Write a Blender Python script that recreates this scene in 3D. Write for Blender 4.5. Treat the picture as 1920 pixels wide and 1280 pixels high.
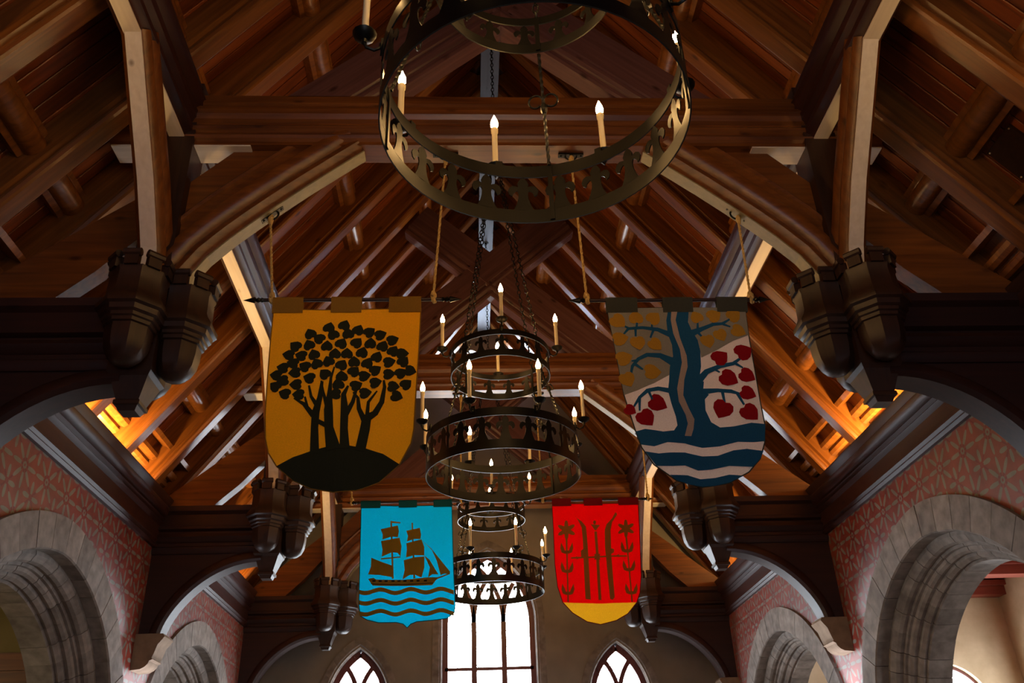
import bpy, bmesh, math, random
from mathutils import Vector, Matrix
random.seed(7)
for o in list(bpy.data.objects): bpy.data.objects.remove(o)
sc = bpy.context.scene
col = sc.collection
PI = math.pi

# ------------------------------------------------------------------ camera, world, exposure
cam_d = bpy.data.cameras.new('camera'); cam = bpy.data.objects.new('camera', cam_d); col.objects.link(cam)
cam_d.sensor_width = 36.0; cam_d.lens = 1628.06 / 1920 * 36.0; cam_d.clip_start = 0.05; cam_d.clip_end = 200
R_ = Vector((0.99868665, -0.04028385, -0.03165719)); U_ = Vector((0.00803691, -0.48706375, 0.87332944)); F_ = Vector((0.05060014, 0.87243688, 0.48610031))
m = Matrix((R_, U_, -F_)).transposed().to_4x4(); m.translation = (-0.3038, 0.0, 1.6)
cam.matrix_world = m
sc.camera = cam
w = bpy.data.worlds.new('daylight'); sc.world = w; w.use_nodes = True
w.node_tree.nodes['Background'].inputs[0].default_value = (0.62, 0.74, 1.0, 1)
w.node_tree.nodes['Background'].inputs[1].default_value = 1.0
vs = sc.view_settings; vs.view_transform = 'Standard'; vs.look = 'None'; vs.gamma = 1.0; vs.exposure = 0.15; vs.use_curve_mapping = False

COVE_W, SCONCE_W = 60.0, 30.0                  # watts of the cove lamps and sconces

# ------------------------------------------------------------------ materials
def mat(name, base=(.5,.5,.5), rough=.5, spec=.5, metal=0.0):
    m = bpy.data.materials.new(name); m.use_nodes = True
    b = m.node_tree.nodes['Principled BSDF']
    b.inputs['Base Color'].default_value = (*base, 1); b.inputs['Roughness'].default_value = rough
    b.inputs['Specular IOR Level'].default_value = spec; b.inputs['Metallic'].default_value = metal
    return m
def N(m, t, **kw):
    n = m.node_tree.nodes.new(t)
    for k, v in kw.items(): setattr(n, k, v)
    return n
def L(m, a, b): m.node_tree.links.new(a, b)
def ramp(m, stops):
    r = N(m, 'ShaderNodeValToRGB'); e = r.color_ramp.elements
    while len(e) < len(stops): e.new(0.5)
    for i, (p, c) in enumerate(stops): e[i].position = p; e[i].color = (*c, 1)
    return r
def wood(name, dark, light, axis='X', rough=.36, var=.35, scale=1.0):
    m = mat(name, light, rough); b = m.node_tree.nodes['Principled BSDF']
    tc = N(m, 'ShaderNodeTexCoord'); mp = N(m, 'ShaderNodeMapping'); L(m, tc.outputs['Object'], mp.inputs['Vector'])
    s = [22*scale]*3; s['XYZ'.index(axis)] = 1.1*scale; mp.inputs['Scale'].default_value = s
    oi = N(m, 'ShaderNodeObjectInfo'); ad = N(m, 'ShaderNodeVectorMath', operation='ADD'); L(m, mp.outputs[0], ad.inputs[0])
    mu = N(m, 'ShaderNodeMath', operation='MULTIPLY'); L(m, oi.outputs['Random'], mu.inputs[0]); mu.inputs[1].default_value = 37.0
    cx = N(m, 'ShaderNodeCombineXYZ'); L(m, mu.outputs[0], cx.inputs[0]); L(m, mu.outputs[0], cx.inputs[1]); L(m, cx.outputs[0], ad.inputs[1])
    n1 = N(m, 'ShaderNodeTexNoise'); n1.inputs['Scale'].default_value = 1.0; n1.inputs['Detail'].default_value = 6; n1.inputs['Distortion'].default_value = .6
    L(m, ad.outputs[0], n1.inputs['Vector'])
    r = ramp(m, [(.22, dark), (.80, light)]); L(m, n1.outputs['Fac'], r.inputs['Fac'])
    # scattered knots
    mk = N(m, 'ShaderNodeMapping'); L(m, tc.outputs['Object'], mk.inputs['Vector']); s2 = [5.0]*3; s2['XYZ'.index(axis)] = 2.2; mk.inputs['Scale'].default_value = s2
    ad2 = N(m, 'ShaderNodeVectorMath', operation='ADD'); L(m, mk.outputs[0], ad2.inputs[0]); L(m, cx.outputs[0], ad2.inputs[1])
    vo = N(m, 'ShaderNodeTexVoronoi'); vo.inputs['Scale'].default_value = 1.0; L(m, ad2.outputs[0], vo.inputs['Vector'])
    kr = ramp(m, [(.05, (.25,.2,.18)), (.13, (1,1,1))]); L(m, vo.outputs['Distance'], kr.inputs['Fac'])
    mx = N(m, 'ShaderNodeMix', data_type='RGBA', blend_type='MULTIPLY'); mx.inputs['Factor'].default_value = .8
    L(m, r.outputs['Color'], mx.inputs[6]); L(m, kr.outputs['Color'], mx.inputs[7])
    hs = N(m, 'ShaderNodeHueSaturation'); L(m, mx.outputs[2], hs.inputs['Color'])
    mr = N(m, 'ShaderNodeMapRange'); L(m, oi.outputs['Random'], mr.inputs['Value']); mr.inputs['To Min'].default_value = 1-var; mr.inputs['To Max'].default_value = 1+var
    L(m, mr.outputs[0], hs.inputs['Value']); L(m, hs.outputs['Color'], b.inputs['Base Color'])
    bp = N(m, 'ShaderNodeBump'); bp.inputs['Strength'].default_value = .12; bp.inputs['Distance'].default_value = .004
    L(m, n1.outputs['Fac'], bp.inputs['Height']); L(m, bp.outputs[0], b.inputs['Normal'])
    return m
DK, LT = (.070,.019,.004), (.23,.072,.012)
W_RAFT = wood('stained_pine_rafter', (.10,.028,.005), (.31,.105,.018), 'X', .28, .12)
W_PLANK = wood('stained_pine_plank', (.10,.020,.004), (.31,.070,.011), 'X', .40, .30)
W_X = wood('stained_timber_x', DK, LT, 'X', .34, .1)
W_Y = wood('stained_timber_y', DK, LT, 'Y', .34, .1)
W_Z = wood('stained_timber_z', DK, LT, 'Z', .34, .1)
W_SC = wood('timber_daylight_purple', (.080,.031,.026), (.15,.064,.052), 'X', .26, .1)  # scissor timber, purple cast of bluish daylight mixed into its colour
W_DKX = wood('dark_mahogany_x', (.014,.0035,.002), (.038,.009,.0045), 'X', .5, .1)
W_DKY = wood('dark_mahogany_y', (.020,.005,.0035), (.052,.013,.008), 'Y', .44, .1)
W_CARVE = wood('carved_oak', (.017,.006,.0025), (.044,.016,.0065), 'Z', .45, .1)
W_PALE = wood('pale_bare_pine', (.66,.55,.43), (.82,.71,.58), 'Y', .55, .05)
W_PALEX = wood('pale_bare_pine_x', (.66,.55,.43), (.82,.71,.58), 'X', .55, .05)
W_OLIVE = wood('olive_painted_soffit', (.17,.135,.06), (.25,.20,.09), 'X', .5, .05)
W_GREY = wood('ridge_timber', (.07,.055,.05), (.12,.10,.095), 'Y', .6, .05)
W_RED = wood('red_stained_beam', (.20,.035,.02), (.34,.07,.04), 'X', .45, .1)
W_FRAME = wood('window_frame_maroon', (.10,.025,.022), (.17,.045,.04), 'Z', .4, .05)
IRON = mat('blackened_iron', (.020,.0185,.015), .38, .5, .85)
BRASSY = IRON
def noisy(name, a, b_, scale=6, rough=.85, bump=.3, dist=.01, detail=8):
    m = mat(name, a, rough, .25); b = m.node_tree.nodes['Principled BSDF']
    tc = N(m, 'ShaderNodeTexCoord'); n = N(m, 'ShaderNodeTexNoise'); n.inputs['Scale'].default_value = scale; n.inputs['Detail'].default_value = detail
    oi = N(m, 'ShaderNodeObjectInfo'); ad = N(m, 'ShaderNodeVectorMath', operation='ADD'); L(m, tc.outputs['Object'], ad.inputs[0]); L(m, oi.outputs['Random'], ad.inputs[1])
    L(m, ad.outputs[0], n.inputs['Vector']); r = ramp(m, [(.3, a), (.7, b_)]); L(m, n.outputs['Fac'], r.inputs['Fac'])
    hs = N(m, 'ShaderNodeHueSaturation'); L(m, r.outputs['Color'], hs.inputs['Color'])
    mr = N(m, 'ShaderNodeMapRange'); L(m, oi.outputs['Random'], mr.inputs['Value']); mr.inputs['To Min'].default_value = .85; mr.inputs['To Max'].default_value = 1.15
    L(m, mr.outputs[0], hs.inputs['Value']); L(m, hs.outputs['Color'], b.inputs['Base Color'])
    bp = N(m, 'ShaderNodeBump'); bp.inputs['Strength'].default_value = bump; bp.inputs['Distance'].default_value = dist
    L(m, n.outputs['Fac'], bp.inputs['Height']); L(m, bp.outputs[0], b.inputs['Normal'])
    return m
STONE = noisy('grey_brown_stone', (.15,.123,.105), (.27,.23,.20), 9, .8, .5, .012)
CORBEL = noisy('brown_stone_corbel', (.19,.13,.085), (.28,.20,.13), 9, .8, .4, .01)
PLASTER = noisy('taupe_plaster', (.21,.175,.14), (.27,.23,.185), 2.2, .9, .25, .02)
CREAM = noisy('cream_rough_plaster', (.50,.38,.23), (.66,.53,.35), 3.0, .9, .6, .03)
GABLE = CREAM
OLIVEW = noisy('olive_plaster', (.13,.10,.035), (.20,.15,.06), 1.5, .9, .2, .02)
FLOOR = noisy('worn_stone_floor', (.20,.16,.13), (.30,.25,.21), 1.5, .6, .1, .01)
ROPE = noisy('golden_hemp_rope', (.42,.25,.07), (.62,.40,.14), 60, .8, .5, .004)
CANDLE = mat('ivory_candle_sleeve', (.72,.58,.34), .45)
def emis(name, c, s):
    m = bpy.data.materials.new(name); m.use_nodes = True; nt = m.node_tree
    nt.nodes.remove(nt.nodes['Principled BSDF']); e = nt.nodes.new('ShaderNodeEmission')
    e.inputs[0].default_value = (*c, 1); e.inputs[1].default_value = s; nt.links.new(e.outputs[0], nt.nodes['Material Output'].inputs[0]); return m
BULB = emis('flame_bulb_glow', (1.0,.57,.20), 185.0)
PANE = emis('daylit_pane', (.84,.92,1.0), 20.0)
PANE_G = emis('daylit_gable_pane', (.62,.78,1.0), 75.0)
PANE_A = emis('daylit_aisle_pane', (.95,.97,1.0), 14.0)
PANE_F = emis('daylit_front_pane', (.62,.74,1.0), 3.6)
PANE_L = emis('amber_fill_pane', (1.0,.80,.45), 9.0)  # glow for the window added to brighten the left aisle
SCONCE = emis('sconce_glow', (.86,.88,1.0), 6.0)
def cloth(name, c, trans=.45, wv=160):
    m = bpy.data.materials.new(name); m.use_nodes = True; nt = m.node_tree; b = nt.nodes['Principled BSDF']
    b.inputs['Roughness'].default_value = .8; b.inputs['Specular IOR Level'].default_value = .15
    tc = N(m, 'ShaderNodeTexCoord'); n = N(m, 'ShaderNodeTexNoise'); n.inputs['Scale'].default_value = wv; n.inputs['Detail'].default_value = 2
    L(m, tc.outputs['Object'], n.inputs['Vector'])
    r = ramp(m, [(.3, tuple(x*.86 for x in c)), (.7, c)]); L(m, n.outputs['Fac'], r.inputs['Fac']); L(m, r.outputs['Color'], b.inputs['Base Color'])
    t = N(m, 'ShaderNodeBsdfTranslucent'); L(m, r.outputs['Color'], t.inputs['Color']); mx = N(m, 'ShaderNodeMixShader'); mx.inputs[0].default_value = trans
    L(m, b.outputs[0], mx.inputs[1]); L(m, t.outputs[0], mx.inputs[2]); L(m, mx.outputs[0], nt.nodes['Material Output'].inputs[0]); return m
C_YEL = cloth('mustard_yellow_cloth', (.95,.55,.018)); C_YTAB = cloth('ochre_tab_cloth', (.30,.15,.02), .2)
C_DARK = cloth('dark_green_black_felt', (.018,.020,.010), .05)
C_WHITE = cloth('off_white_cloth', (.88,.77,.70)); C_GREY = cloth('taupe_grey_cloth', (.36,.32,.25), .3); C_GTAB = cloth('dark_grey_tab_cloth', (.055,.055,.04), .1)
C_BLUE = cloth('river_blue_cloth', (.018,.115,.23), .3); C_OCH = cloth('ochre_leaf_cloth', (.50,.25,.025), .2); C_RED = cloth('crimson_leaf_cloth', (.38,.005,.012), .3); C_PINK = cloth('pale_pink_cloth', (.55,.40,.31), .3)
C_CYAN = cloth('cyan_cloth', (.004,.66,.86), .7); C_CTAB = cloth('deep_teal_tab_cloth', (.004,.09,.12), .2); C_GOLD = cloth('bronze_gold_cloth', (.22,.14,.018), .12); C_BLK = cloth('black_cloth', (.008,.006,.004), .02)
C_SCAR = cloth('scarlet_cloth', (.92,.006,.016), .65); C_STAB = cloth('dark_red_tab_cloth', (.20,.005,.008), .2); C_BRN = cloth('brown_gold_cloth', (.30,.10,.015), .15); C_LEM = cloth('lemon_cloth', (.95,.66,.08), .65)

def pattern_wall():
    m = mat('red_stencilled_wall', (.3,.05,.05), .42, .5); b = m.node_tree.nodes['Principled BSDF']
    tc = N(m, 'ShaderNodeTexCoord'); sp = N(m, 'ShaderNodeSeparateXYZ'); L(m, tc.outputs['Object'], sp.inputs[0])
    def M(op, a, c=None, cl=False):
        n = N(m, 'ShaderNodeMath', operation=op, use_clamp=cl)
        for i, v in enumerate((a, c)):
            if v is None: continue
            if isinstance(v, (int, float)): n.inputs[i].default_value = v
            else: L(m, v, n.inputs[i])
        return n.outputs[0]
    def cell(off, size, npet, r0, r1, thr):
        u = M('SUBTRACT', M('FRACT', M('ADD', M('DIVIDE', sp.outputs[1], size), off)), .5)
        v = M('SUBTRACT', M('FRACT', M('ADD', M('DIVIDE', sp.outputs[2], size), off)), .5)
        r = M('SQRT', M('ADD', M('MULTIPLY', u, u), M('MULTIPLY', v, v)))
        a = M('ARCTAN2', v, u)
        c = M('COSINE', M('MULTIPLY', a, npet))
        lobe = M('GREATER_THAN', M('SUBTRACT', c, M('MULTIPLY', M('SUBTRACT', r, r0), (1-thr)/(r1-r0))), thr)
        ring = M('MULTIPLY', M('GREATER_THAN', r, r0), M('LESS_THAN', r, r1))
        return M('MULTIPLY', lobe, ring), r, c
    s = .40
    p1, r1, c1 = cell(0.0, s, 8, .15, .48, -.25)
    p2, r2, c2 = cell(0.5, s, 4, .07, .33, .0)
    leaf = M('MAXIMUM', p1, p2)
    cen = M('MULTIPLY', M('GREATER_THAN', r1, .03), M('LESS_THAN', r1, .075)); leaf = M('MAXIMUM', leaf, cen)
    star, _, _ = cell(0.0, s, 8, .0, .46, -.25); star2, _, _ = cell(0.5, s, 8, .0, .30, -.1); star = M('MAXIMUM', star, star2)
    nz = N(m, 'ShaderNodeTexNoise'); nz.inputs['Scale'].default_value = 7; nz.inputs['Detail'].default_value = 6; L(m, tc.outputs['Object'], nz.inputs['Vector'])
    mx = N(m, 'ShaderNodeMix', data_type='RGBA'); L(m, star, mx.inputs[0]); mx.inputs[6].default_value = (.21,.033,.018,1); mx.inputs[7].default_value = (.16,.010,.014,1)
    mx2 = N(m, 'ShaderNodeMix', data_type='RGBA'); L(m, leaf, mx2.inputs[0]); L(m, mx.outputs[2], mx2.inputs[6]); mx2.inputs[7].default_value = (.17,.15,.115,1)
    wr = ramp(m, [(.3, (.75,.75,.75)), (.7, (1.15,1.15,1.15))]); L(m, nz.outputs['Fac'], wr.inputs['Fac'])
    mx3 = N(m, 'ShaderNodeMix', data_type='RGBA', blend_type='MULTIPLY'); mx3.inputs[0].default_value = 1; L(m, mx2.outputs[2], mx3.inputs[6]); L(m, wr.outputs['Color'], mx3.inputs[7])
    L(m, mx3.outputs[2], b.inputs['Base Color'])
    bp = N(m, 'ShaderNodeBump'); bp.inputs['Strength'].default_value = .15; bp.inputs['Distance'].default_value = .01; L(m, nz.outputs['Fac'], bp.inputs['Height']); L(m, bp.outputs[0], b.inputs['Normal'])
    return m
REDWALL = pattern_wall()

# ------------------------------------------------------------------ mesh helpers
class MB:
    def __init__(s): s.v = []; s.f = []
    def add(s, vs_, fs): n = len(s.v); s.v += [tuple(v) for v in vs_]; s.f += [tuple(i+n for i in f) for f in fs]; return s
    def box(s, a, b):
        x0,y0,z0 = a; x1,y1,z1 = b
        return s.add([(x0,y0,z0),(x1,y0,z0),(x1,y1,z0),(x0,y1,z0),(x0,y0,z1),(x1,y0,z1),(x1,y1,z1),(x0,y1,z1)],
                     [(3,2,1,0),(4,5,6,7),(0,1,5,4),(1,2,6,5),(2,3,7,6),(3,0,4,7)])
    def prism(s, poly, fn, t0, t1):           # polygon extruded; fn(u, v, t) -> xyz
        n = len(poly)
        s.add([fn(u, v, t0) for u, v in poly] + [fn(u, v, t1) for u, v in poly],
              [tuple(range(n-1,-1,-1)), tuple(range(n, 2*n))] + [(i,(i+1)%n,n+(i+1)%n,n+i) for i in range(n)]); return s
    def loft(s, rings, closed=True, cap=True):
        n = len(rings[0]); V = [p for r in rings for p in r]; F = []
        for k in range(len(rings)-1):
            for i in range(n if closed else n-1):
                j = (i+1) % n; F.append((k*n+i, k*n+j, (k+1)*n+j, (k+1)*n+i))
        if cap and closed: F += [tuple(range(n-1,-1,-1)), tuple(range((len(rings)-1)*n, len(rings)*n))]
        return s.add(V, F)
    def lathe(s, prof, seg, c=(0,0,0), a0=0.0, arc=2*PI):
        full = abs(arc-2*PI) < 1e-6; k = seg if full else seg+1
        V = [(c[0]+r*math.cos(a0+arc*i/seg), c[1]+r*math.sin(a0+arc*i/seg), c[2]+z) for r, z in prof for i in range(k)]; F = []
        for p in range(len(prof)-1):
            for i in range(seg):
                j = (i+1) % k; F.append((p*k+i, p*k+j, (p+1)*k+j, (p+1)*k+i))
        return s.add(V, F)
    def tube(s, pts, r, seg=8, closed=False, sq=False, twist=0.0):
        pts = [Vector(p) for p in pts]; n = len(pts); rings = []
        up = Vector((0.13,.21,.97))
        for i, p in enumerate(pts):
            if closed: t = pts[(i+1)%n]-pts[i-1]
            else: t = pts[min(i+1,n-1)]-pts[max(i-1,0)]
            t.normalize(); a = t.cross(up)
            if a.length < .05: a = t.cross(Vector((1,0,0)))
            a.normalize(); b = t.cross(a); rr = r[i] if isinstance(r, (list, tuple)) else r
            rings.append([tuple(p+(a*math.cos(q)+b*math.sin(q))*rr) for q in [2*PI*k/seg+twist*i for k in range(seg)]])
        if closed: rings.append(rings[0])
        return s.loft(rings, True, not closed)
    def build(s, name, material, parent=None, origin=None, smooth=False, mesh_only=False):
        o0 = Vector(origin) if origin is not None else (Vector(parent.location) if parent is not None else Vector((0,0,0)))
        me = bpy.data.meshes.new(name); me.from_pydata([tuple(Vector(v)-o0) for v in s.v], [], s.f); me.update()
        b = bmesh.new(); b.from_mesh(me); bmesh.ops.recalc_face_normals(b, faces=b.faces); b.to_mesh(me); b.free()
        if smooth: me.polygons.foreach_set('use_smooth', [True]*len(me.polygons)); me.set_sharp_from_angle(angle=math.radians(38))
        me.materials.append(material)
        if mesh_only: return me
        o = bpy.data.objects.new(name, me); col.objects.link(o)
        if parent is not None:
            o.parent = parent; o.location = (0,0,0)
        else: o.location = o0
        return o
def tag(o, label=None, cat=None, group=None, kind=None):
    for k, v in (('label',label),('category',cat),('group',group),('kind',kind)):
        if v: o[k] = v
    return o
def empty(name, loc, label=None, cat=None, group=None, kind=None):
    o = bpy.data.objects.new(name, None); o.location = loc; o.empty_display_size = .1; col.objects.link(o); return tag(o, label, cat, group, kind)
def inst(name, me, parent, M):                # object on shared mesh data; M is relative to the parent
    o = bpy.data.objects.new(name, me); col.objects.link(o); o.parent = parent; o.matrix_basis = M; return o
def copy_tree(o, parent=None, dloc=(0,0,0), skip=()):
    c = o.copy(); col.objects.link(c); c.parent = parent
    if parent is None: c.location = Vector(o.location)+Vector(dloc)
    for ch in list(o.children):
        if ch.name.split('.')[0] not in skip and not ch.get('once'): copy_tree(ch, c, skip=skip)
    return c
def frame(X, Y, Z, o): M_ = Matrix((X, Y, Z)).transposed().to_4x4(); M_.translation = o; return M_
def arcpts(cx, cz, rx, rz, a0, a1, n): return [(cx+rx*math.cos(a0+(a1-a0)*i/n), cz+rz*math.sin(a0+(a1-a0)*i/n)) for i in range(n+1)]

# ------------------------------------------------------------------ dimensions (metres)
S = 4.4; T = [5.328, 9.728, 14.128]; YB = 14.72; Y0 = -3.6
WX = 3.80; RS = 1.36; RZ = 10.2                # side wall face; roof soffit line z = RZ - RS*|x|
NX = math.sqrt(1+RS*RS)

# ------------------------------------------------------------------ floor, walls
tag(MB().box((-8.6,Y0-.3,-.1),(8.6,YB+.5,0)).build('floor', FLOOR), kind='structure')
def arch_top(t, half, zs, h, e=1.8):
    t = abs(t)/half
    return zs + h*math.sqrt(max(0.0, 1-t**e)) if t < 1 else None
AC = [T[0]+2.2, T[1]+2.2]                      # side arch centres
AH, AZ, AHT = 2.0, 2.30, 1.74
def wall_columns(mb, cols, zt, holes, fn, th):
    # cols: edges along the wall; holes: f(a) -> list of (z0, z1) openings at a; fn(a, z, t) -> xyz
    for a, b in zip(cols[:-1], cols[1:]):
        mid = (a+b)/2; ha = {}
        segs_a, segs_b = [], []
        ops_m = holes(mid)
        def spans(q):
            ops = [o for o in (holes(q) if len(holes(q)) == len(ops_m) else ops_m)]; z = 0.0; r = []
            for z0, z1 in sorted(ops): r.append((z, z0)); z = z1
            r.append((z, zt(q))); return r
        for (za0, za1), (zb0, zb1) in zip(spans(a+1e-4), spans(b-1e-4)):
            if za1-za0 < 1e-4 and zb1-zb0 < 1e-4: continue
            P = [(a,za0),(b,zb0),(b,zb1),(a,za1)]
            mb.add([fn(u,v,0) for u,v in P]+[fn(u,v,th) for u,v in P], [(0,1,2,3),(7,6,5,4),(0,4,5,1),(3,2,6,7)])
def frange(a, b, n): return [a+(b-a)*i/n for i in range(n+1)]
def side_holes(y):
    r = []
    for c in AC:
        z = arch_top(y-c, AH-.06, AZ, AHT-.05)
        if z: r.append((0.02, z))
    return r
ycols = sorted(set([Y0, 0, 2, 4, 5.3] + [c+AH*math.sin(PI/2*(k/28)) * s - (0 if abs(k)<28 else .06*s) for c in AC for s in (-1,1) for k in range(29)] + [c+s*(AH-.06) for c in AC for s in (-1,1)] + [YB+.4]))
for nm, sx in (('wall_left', -1), ('wall_right', 1)):
    mb = MB(); wall_columns(mb, ycols, lambda y: 4.80, side_holes, lambda a, z, t: (sx*(WX+t), a, z), .62)
    tag(mb.build(nm, REDWALL), kind='structure')

# stone archways: outer flat ring + inner moulded ring of separate stones
def arch_path(c, n=60):
    half = []
    for i in range(n+1):
        th = PI/2*i/n; t = math.sin(th); y = AH*t
        half.append((y, arch_top(y, AH, AZ, AHT) if t < .99999 else AZ))
    pts = half + [(AH, AZ-.1*k) for k in range(1, 24)]
    # arc-length resample
    acc = [0]
    for p, q in zip(pts[:-1], pts[1:]): acc.append(acc[-1]+math.hypot(q[0]-p[0], q[1]-p[1]))
    def at(sv):
        sv = max(0, min(sv, acc[-1]-1e-6)); k = next(i for i in range(len(acc)-1) if acc[i+1] > sv); f = (sv-acc[k])/(acc[k+1]-acc[k]); p, q = pts[k], pts[k+1]
        tx, tz = q[0]-p[0], q[1]-p[1]; l = math.hypot(tx, tz); return (p[0]+tx*f, p[1]+tz*f, -(-tz/l), -(tx/l))
    def pt(sv, u):                               # offset u inward (towards the opening)
        e = .05; a = at(max(sv-e,0)); b = at(sv); d = at(sv+e)
        nx, nz = (a[2]+b[2]+d[2]), (a[3]+b[3]+d[3]); l = math.hypot(nx, nz); nx, nz = nx/l, nz/l
        if nx > 0: nx, nz = -nx, -nz
        if nz > 0: nz = -abs(nz)
        y, z = b[0]+nx*u, b[1]+nz*u
        return max(y, 0.0), z
    return pt, acc[-1]
OUTER = [(0,.02),(0,-.035),(.29,-.035),(.30,-.02),(.30,.14),(.0,.14)]
INNER = [(.22,.10),(.335,.10),(.36,.12),(.385,.135),(.40,.165),(.395,.20),(.42,.21),(.425,.235),(.455,.245),(.475,.27),(.47,.305),(.50,.315),(.525,.345),(.52,.375),(.545,.385),(.55,.62),(.22,.62)]
labels = {(-1,0): 'nearer grey stone pointed archway in the left red wall', (-1,1): 'farther grey stone pointed archway in the left red wall',
          (1,0): 'nearer grey stone pointed archway in the right red wall', (1,1): 'farther grey stone pointed archway in the right red wall'}
for (sx, k), lab in labels.items():
    c = AC[k]; t = empty('stone_archway', (sx*WX, c, 0), lab, 'archway', 'stone archways of the side walls')
    pt, tot = arch_path(c)
    for prof, n in ((OUTER, 17), (INNER, 19)):
        for side in (-1, 1):
            for i in range(n):
                s0, s1 = tot*i/n, tot*(i+1)/n
                if s0 > tot-1.2: continue
                g = .0035; rings = []
                jit = random.uniform(-.002, .002)
                for q in range(5):
                    sv = s0+g + (s1-s0-2*g)*q/4
                    if i == 0 and q == 0: sv = 0.0 + .004
                    rings.append([(sx*(WX+w_+jit), c+side*pt(sv,u)[0], pt(sv,u)[1]) for u, w_ in prof])
                MB().loft(rings).build('voussoir' if s0 < tot-2.3 else 'jamb_stone', STONE, t)
# ------------------------------------------------------------------ back wall with its windows
def pointed(cx, half, zs, zapex):
    h = zapex-zs; r = (half*half+h*h)/(2*half)      # two-centred arch through springing and apex
    def top(x):
        d = abs(x-cx)
        if d >= half: return None
        q = r*r-(d+(r-half))**2
        return zs+math.sqrt(max(q, 0))
    return top
WIN = [(0.0,.78,4.55,5.72,1.6),(-2.08,.50,3.30,4.18,1.9),(2.08,.50,3.30,4.18,1.9)]
GW = [(-.25,.15,9.46,9.62,8.5),(.25,.15,9.46,9.62,8.5)]
tops = [(c,h,pointed(c,h,zs,za),zb) for c,h,zs,za,zb in WIN+GW]
def back_holes(x): return [(zb, tp(x)) for c,h,tp,zb in tops if abs(x-c) < h]
xc = [-4.4,-3.8,-3.2] + [3.2,3.8,4.4]
for c,h,zs,za,zb in WIN+GW: xc += [c+h*math.sin(PI/2*k/14) for k in range(-14,15)]
xc = sorted(xc); xc = [x for i, x in enumerate(xc) if i == 0 or x-xc[i-1] > 1e-4]
def merged(x):
    r = sorted(back_holes(x)); return r
mb = MB(); wall_columns(mb, xc, lambda x: max(5.0, RZ+.45-RS*abs(x)), merged, lambda a, z, t: (a, YB+t, z), .42)
tag(mb.build('wall_back', PLASTER), kind='structure')
tag(MB().box((-4.4,Y0-.3,0),(4.4,Y0,11)).build('wall_front', PLASTER), kind='structure')
# windows
def bar(mb, pts, w_, d0, d1):                    # flat bar following pts (x,z) on the back wall
    for (x0,z0),(x1,z1) in zip(pts[:-1], pts[1:]):
        l = math.hypot(x1-x0, z1-z0); nx, nz = -(z1-z0)/l*w_/2, (x1-x0)/l*w_/2
        mb.prism([(x0+nx,z0+nz),(x0-nx,z0-nz),(x1-nx,z1-nz),(x1+nx,z1+nz)], lambda u,v,t: (u,t,v), d0, d1)
def outline(c, h, zs, za, zb, off=0.0, n=16):
    tp = pointed(c, h-off, zs, za-off*1.35)
    xs = [c-(h-off)*math.cos(PI*k/(2*n)) for k in range(n+1)]
    left = [(x, tp(x) or zs) for x in xs]; left[-1] = (c, za-off*1.35); left[0] = (c-h+off, zs)
    right = [(2*c-x, z) for x, z in left[::-1]][1:]
    return [(c-h+off, zb)] + left + right + [(c+h-off, zb)]
YP = YB+.20
def clip_pane(poly, x0, x1, z0, z1):
    for ax, lim, sg in ((0,x0,1),(0,x1,-1),(1,z0,1),(1,z1,-1)):
        out = []
        for a, b in zip(poly, poly[1:]+poly[:1]):
            ia, ib = sg*(a[ax]-lim) >= 0, sg*(b[ax]-lim) >= 0
            if ia: out.append(a)
            if ia != ib:
                f = (lim-a[ax])/(b[ax]-a[ax]); out.append((a[0]+f*(b[0]-a[0]), a[1]+f*(b[1]-a[1])))
        poly = out
        if not poly: return None
    return poly
wl = ['window_1','window_2','window_3','window_4','window_5']
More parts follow.
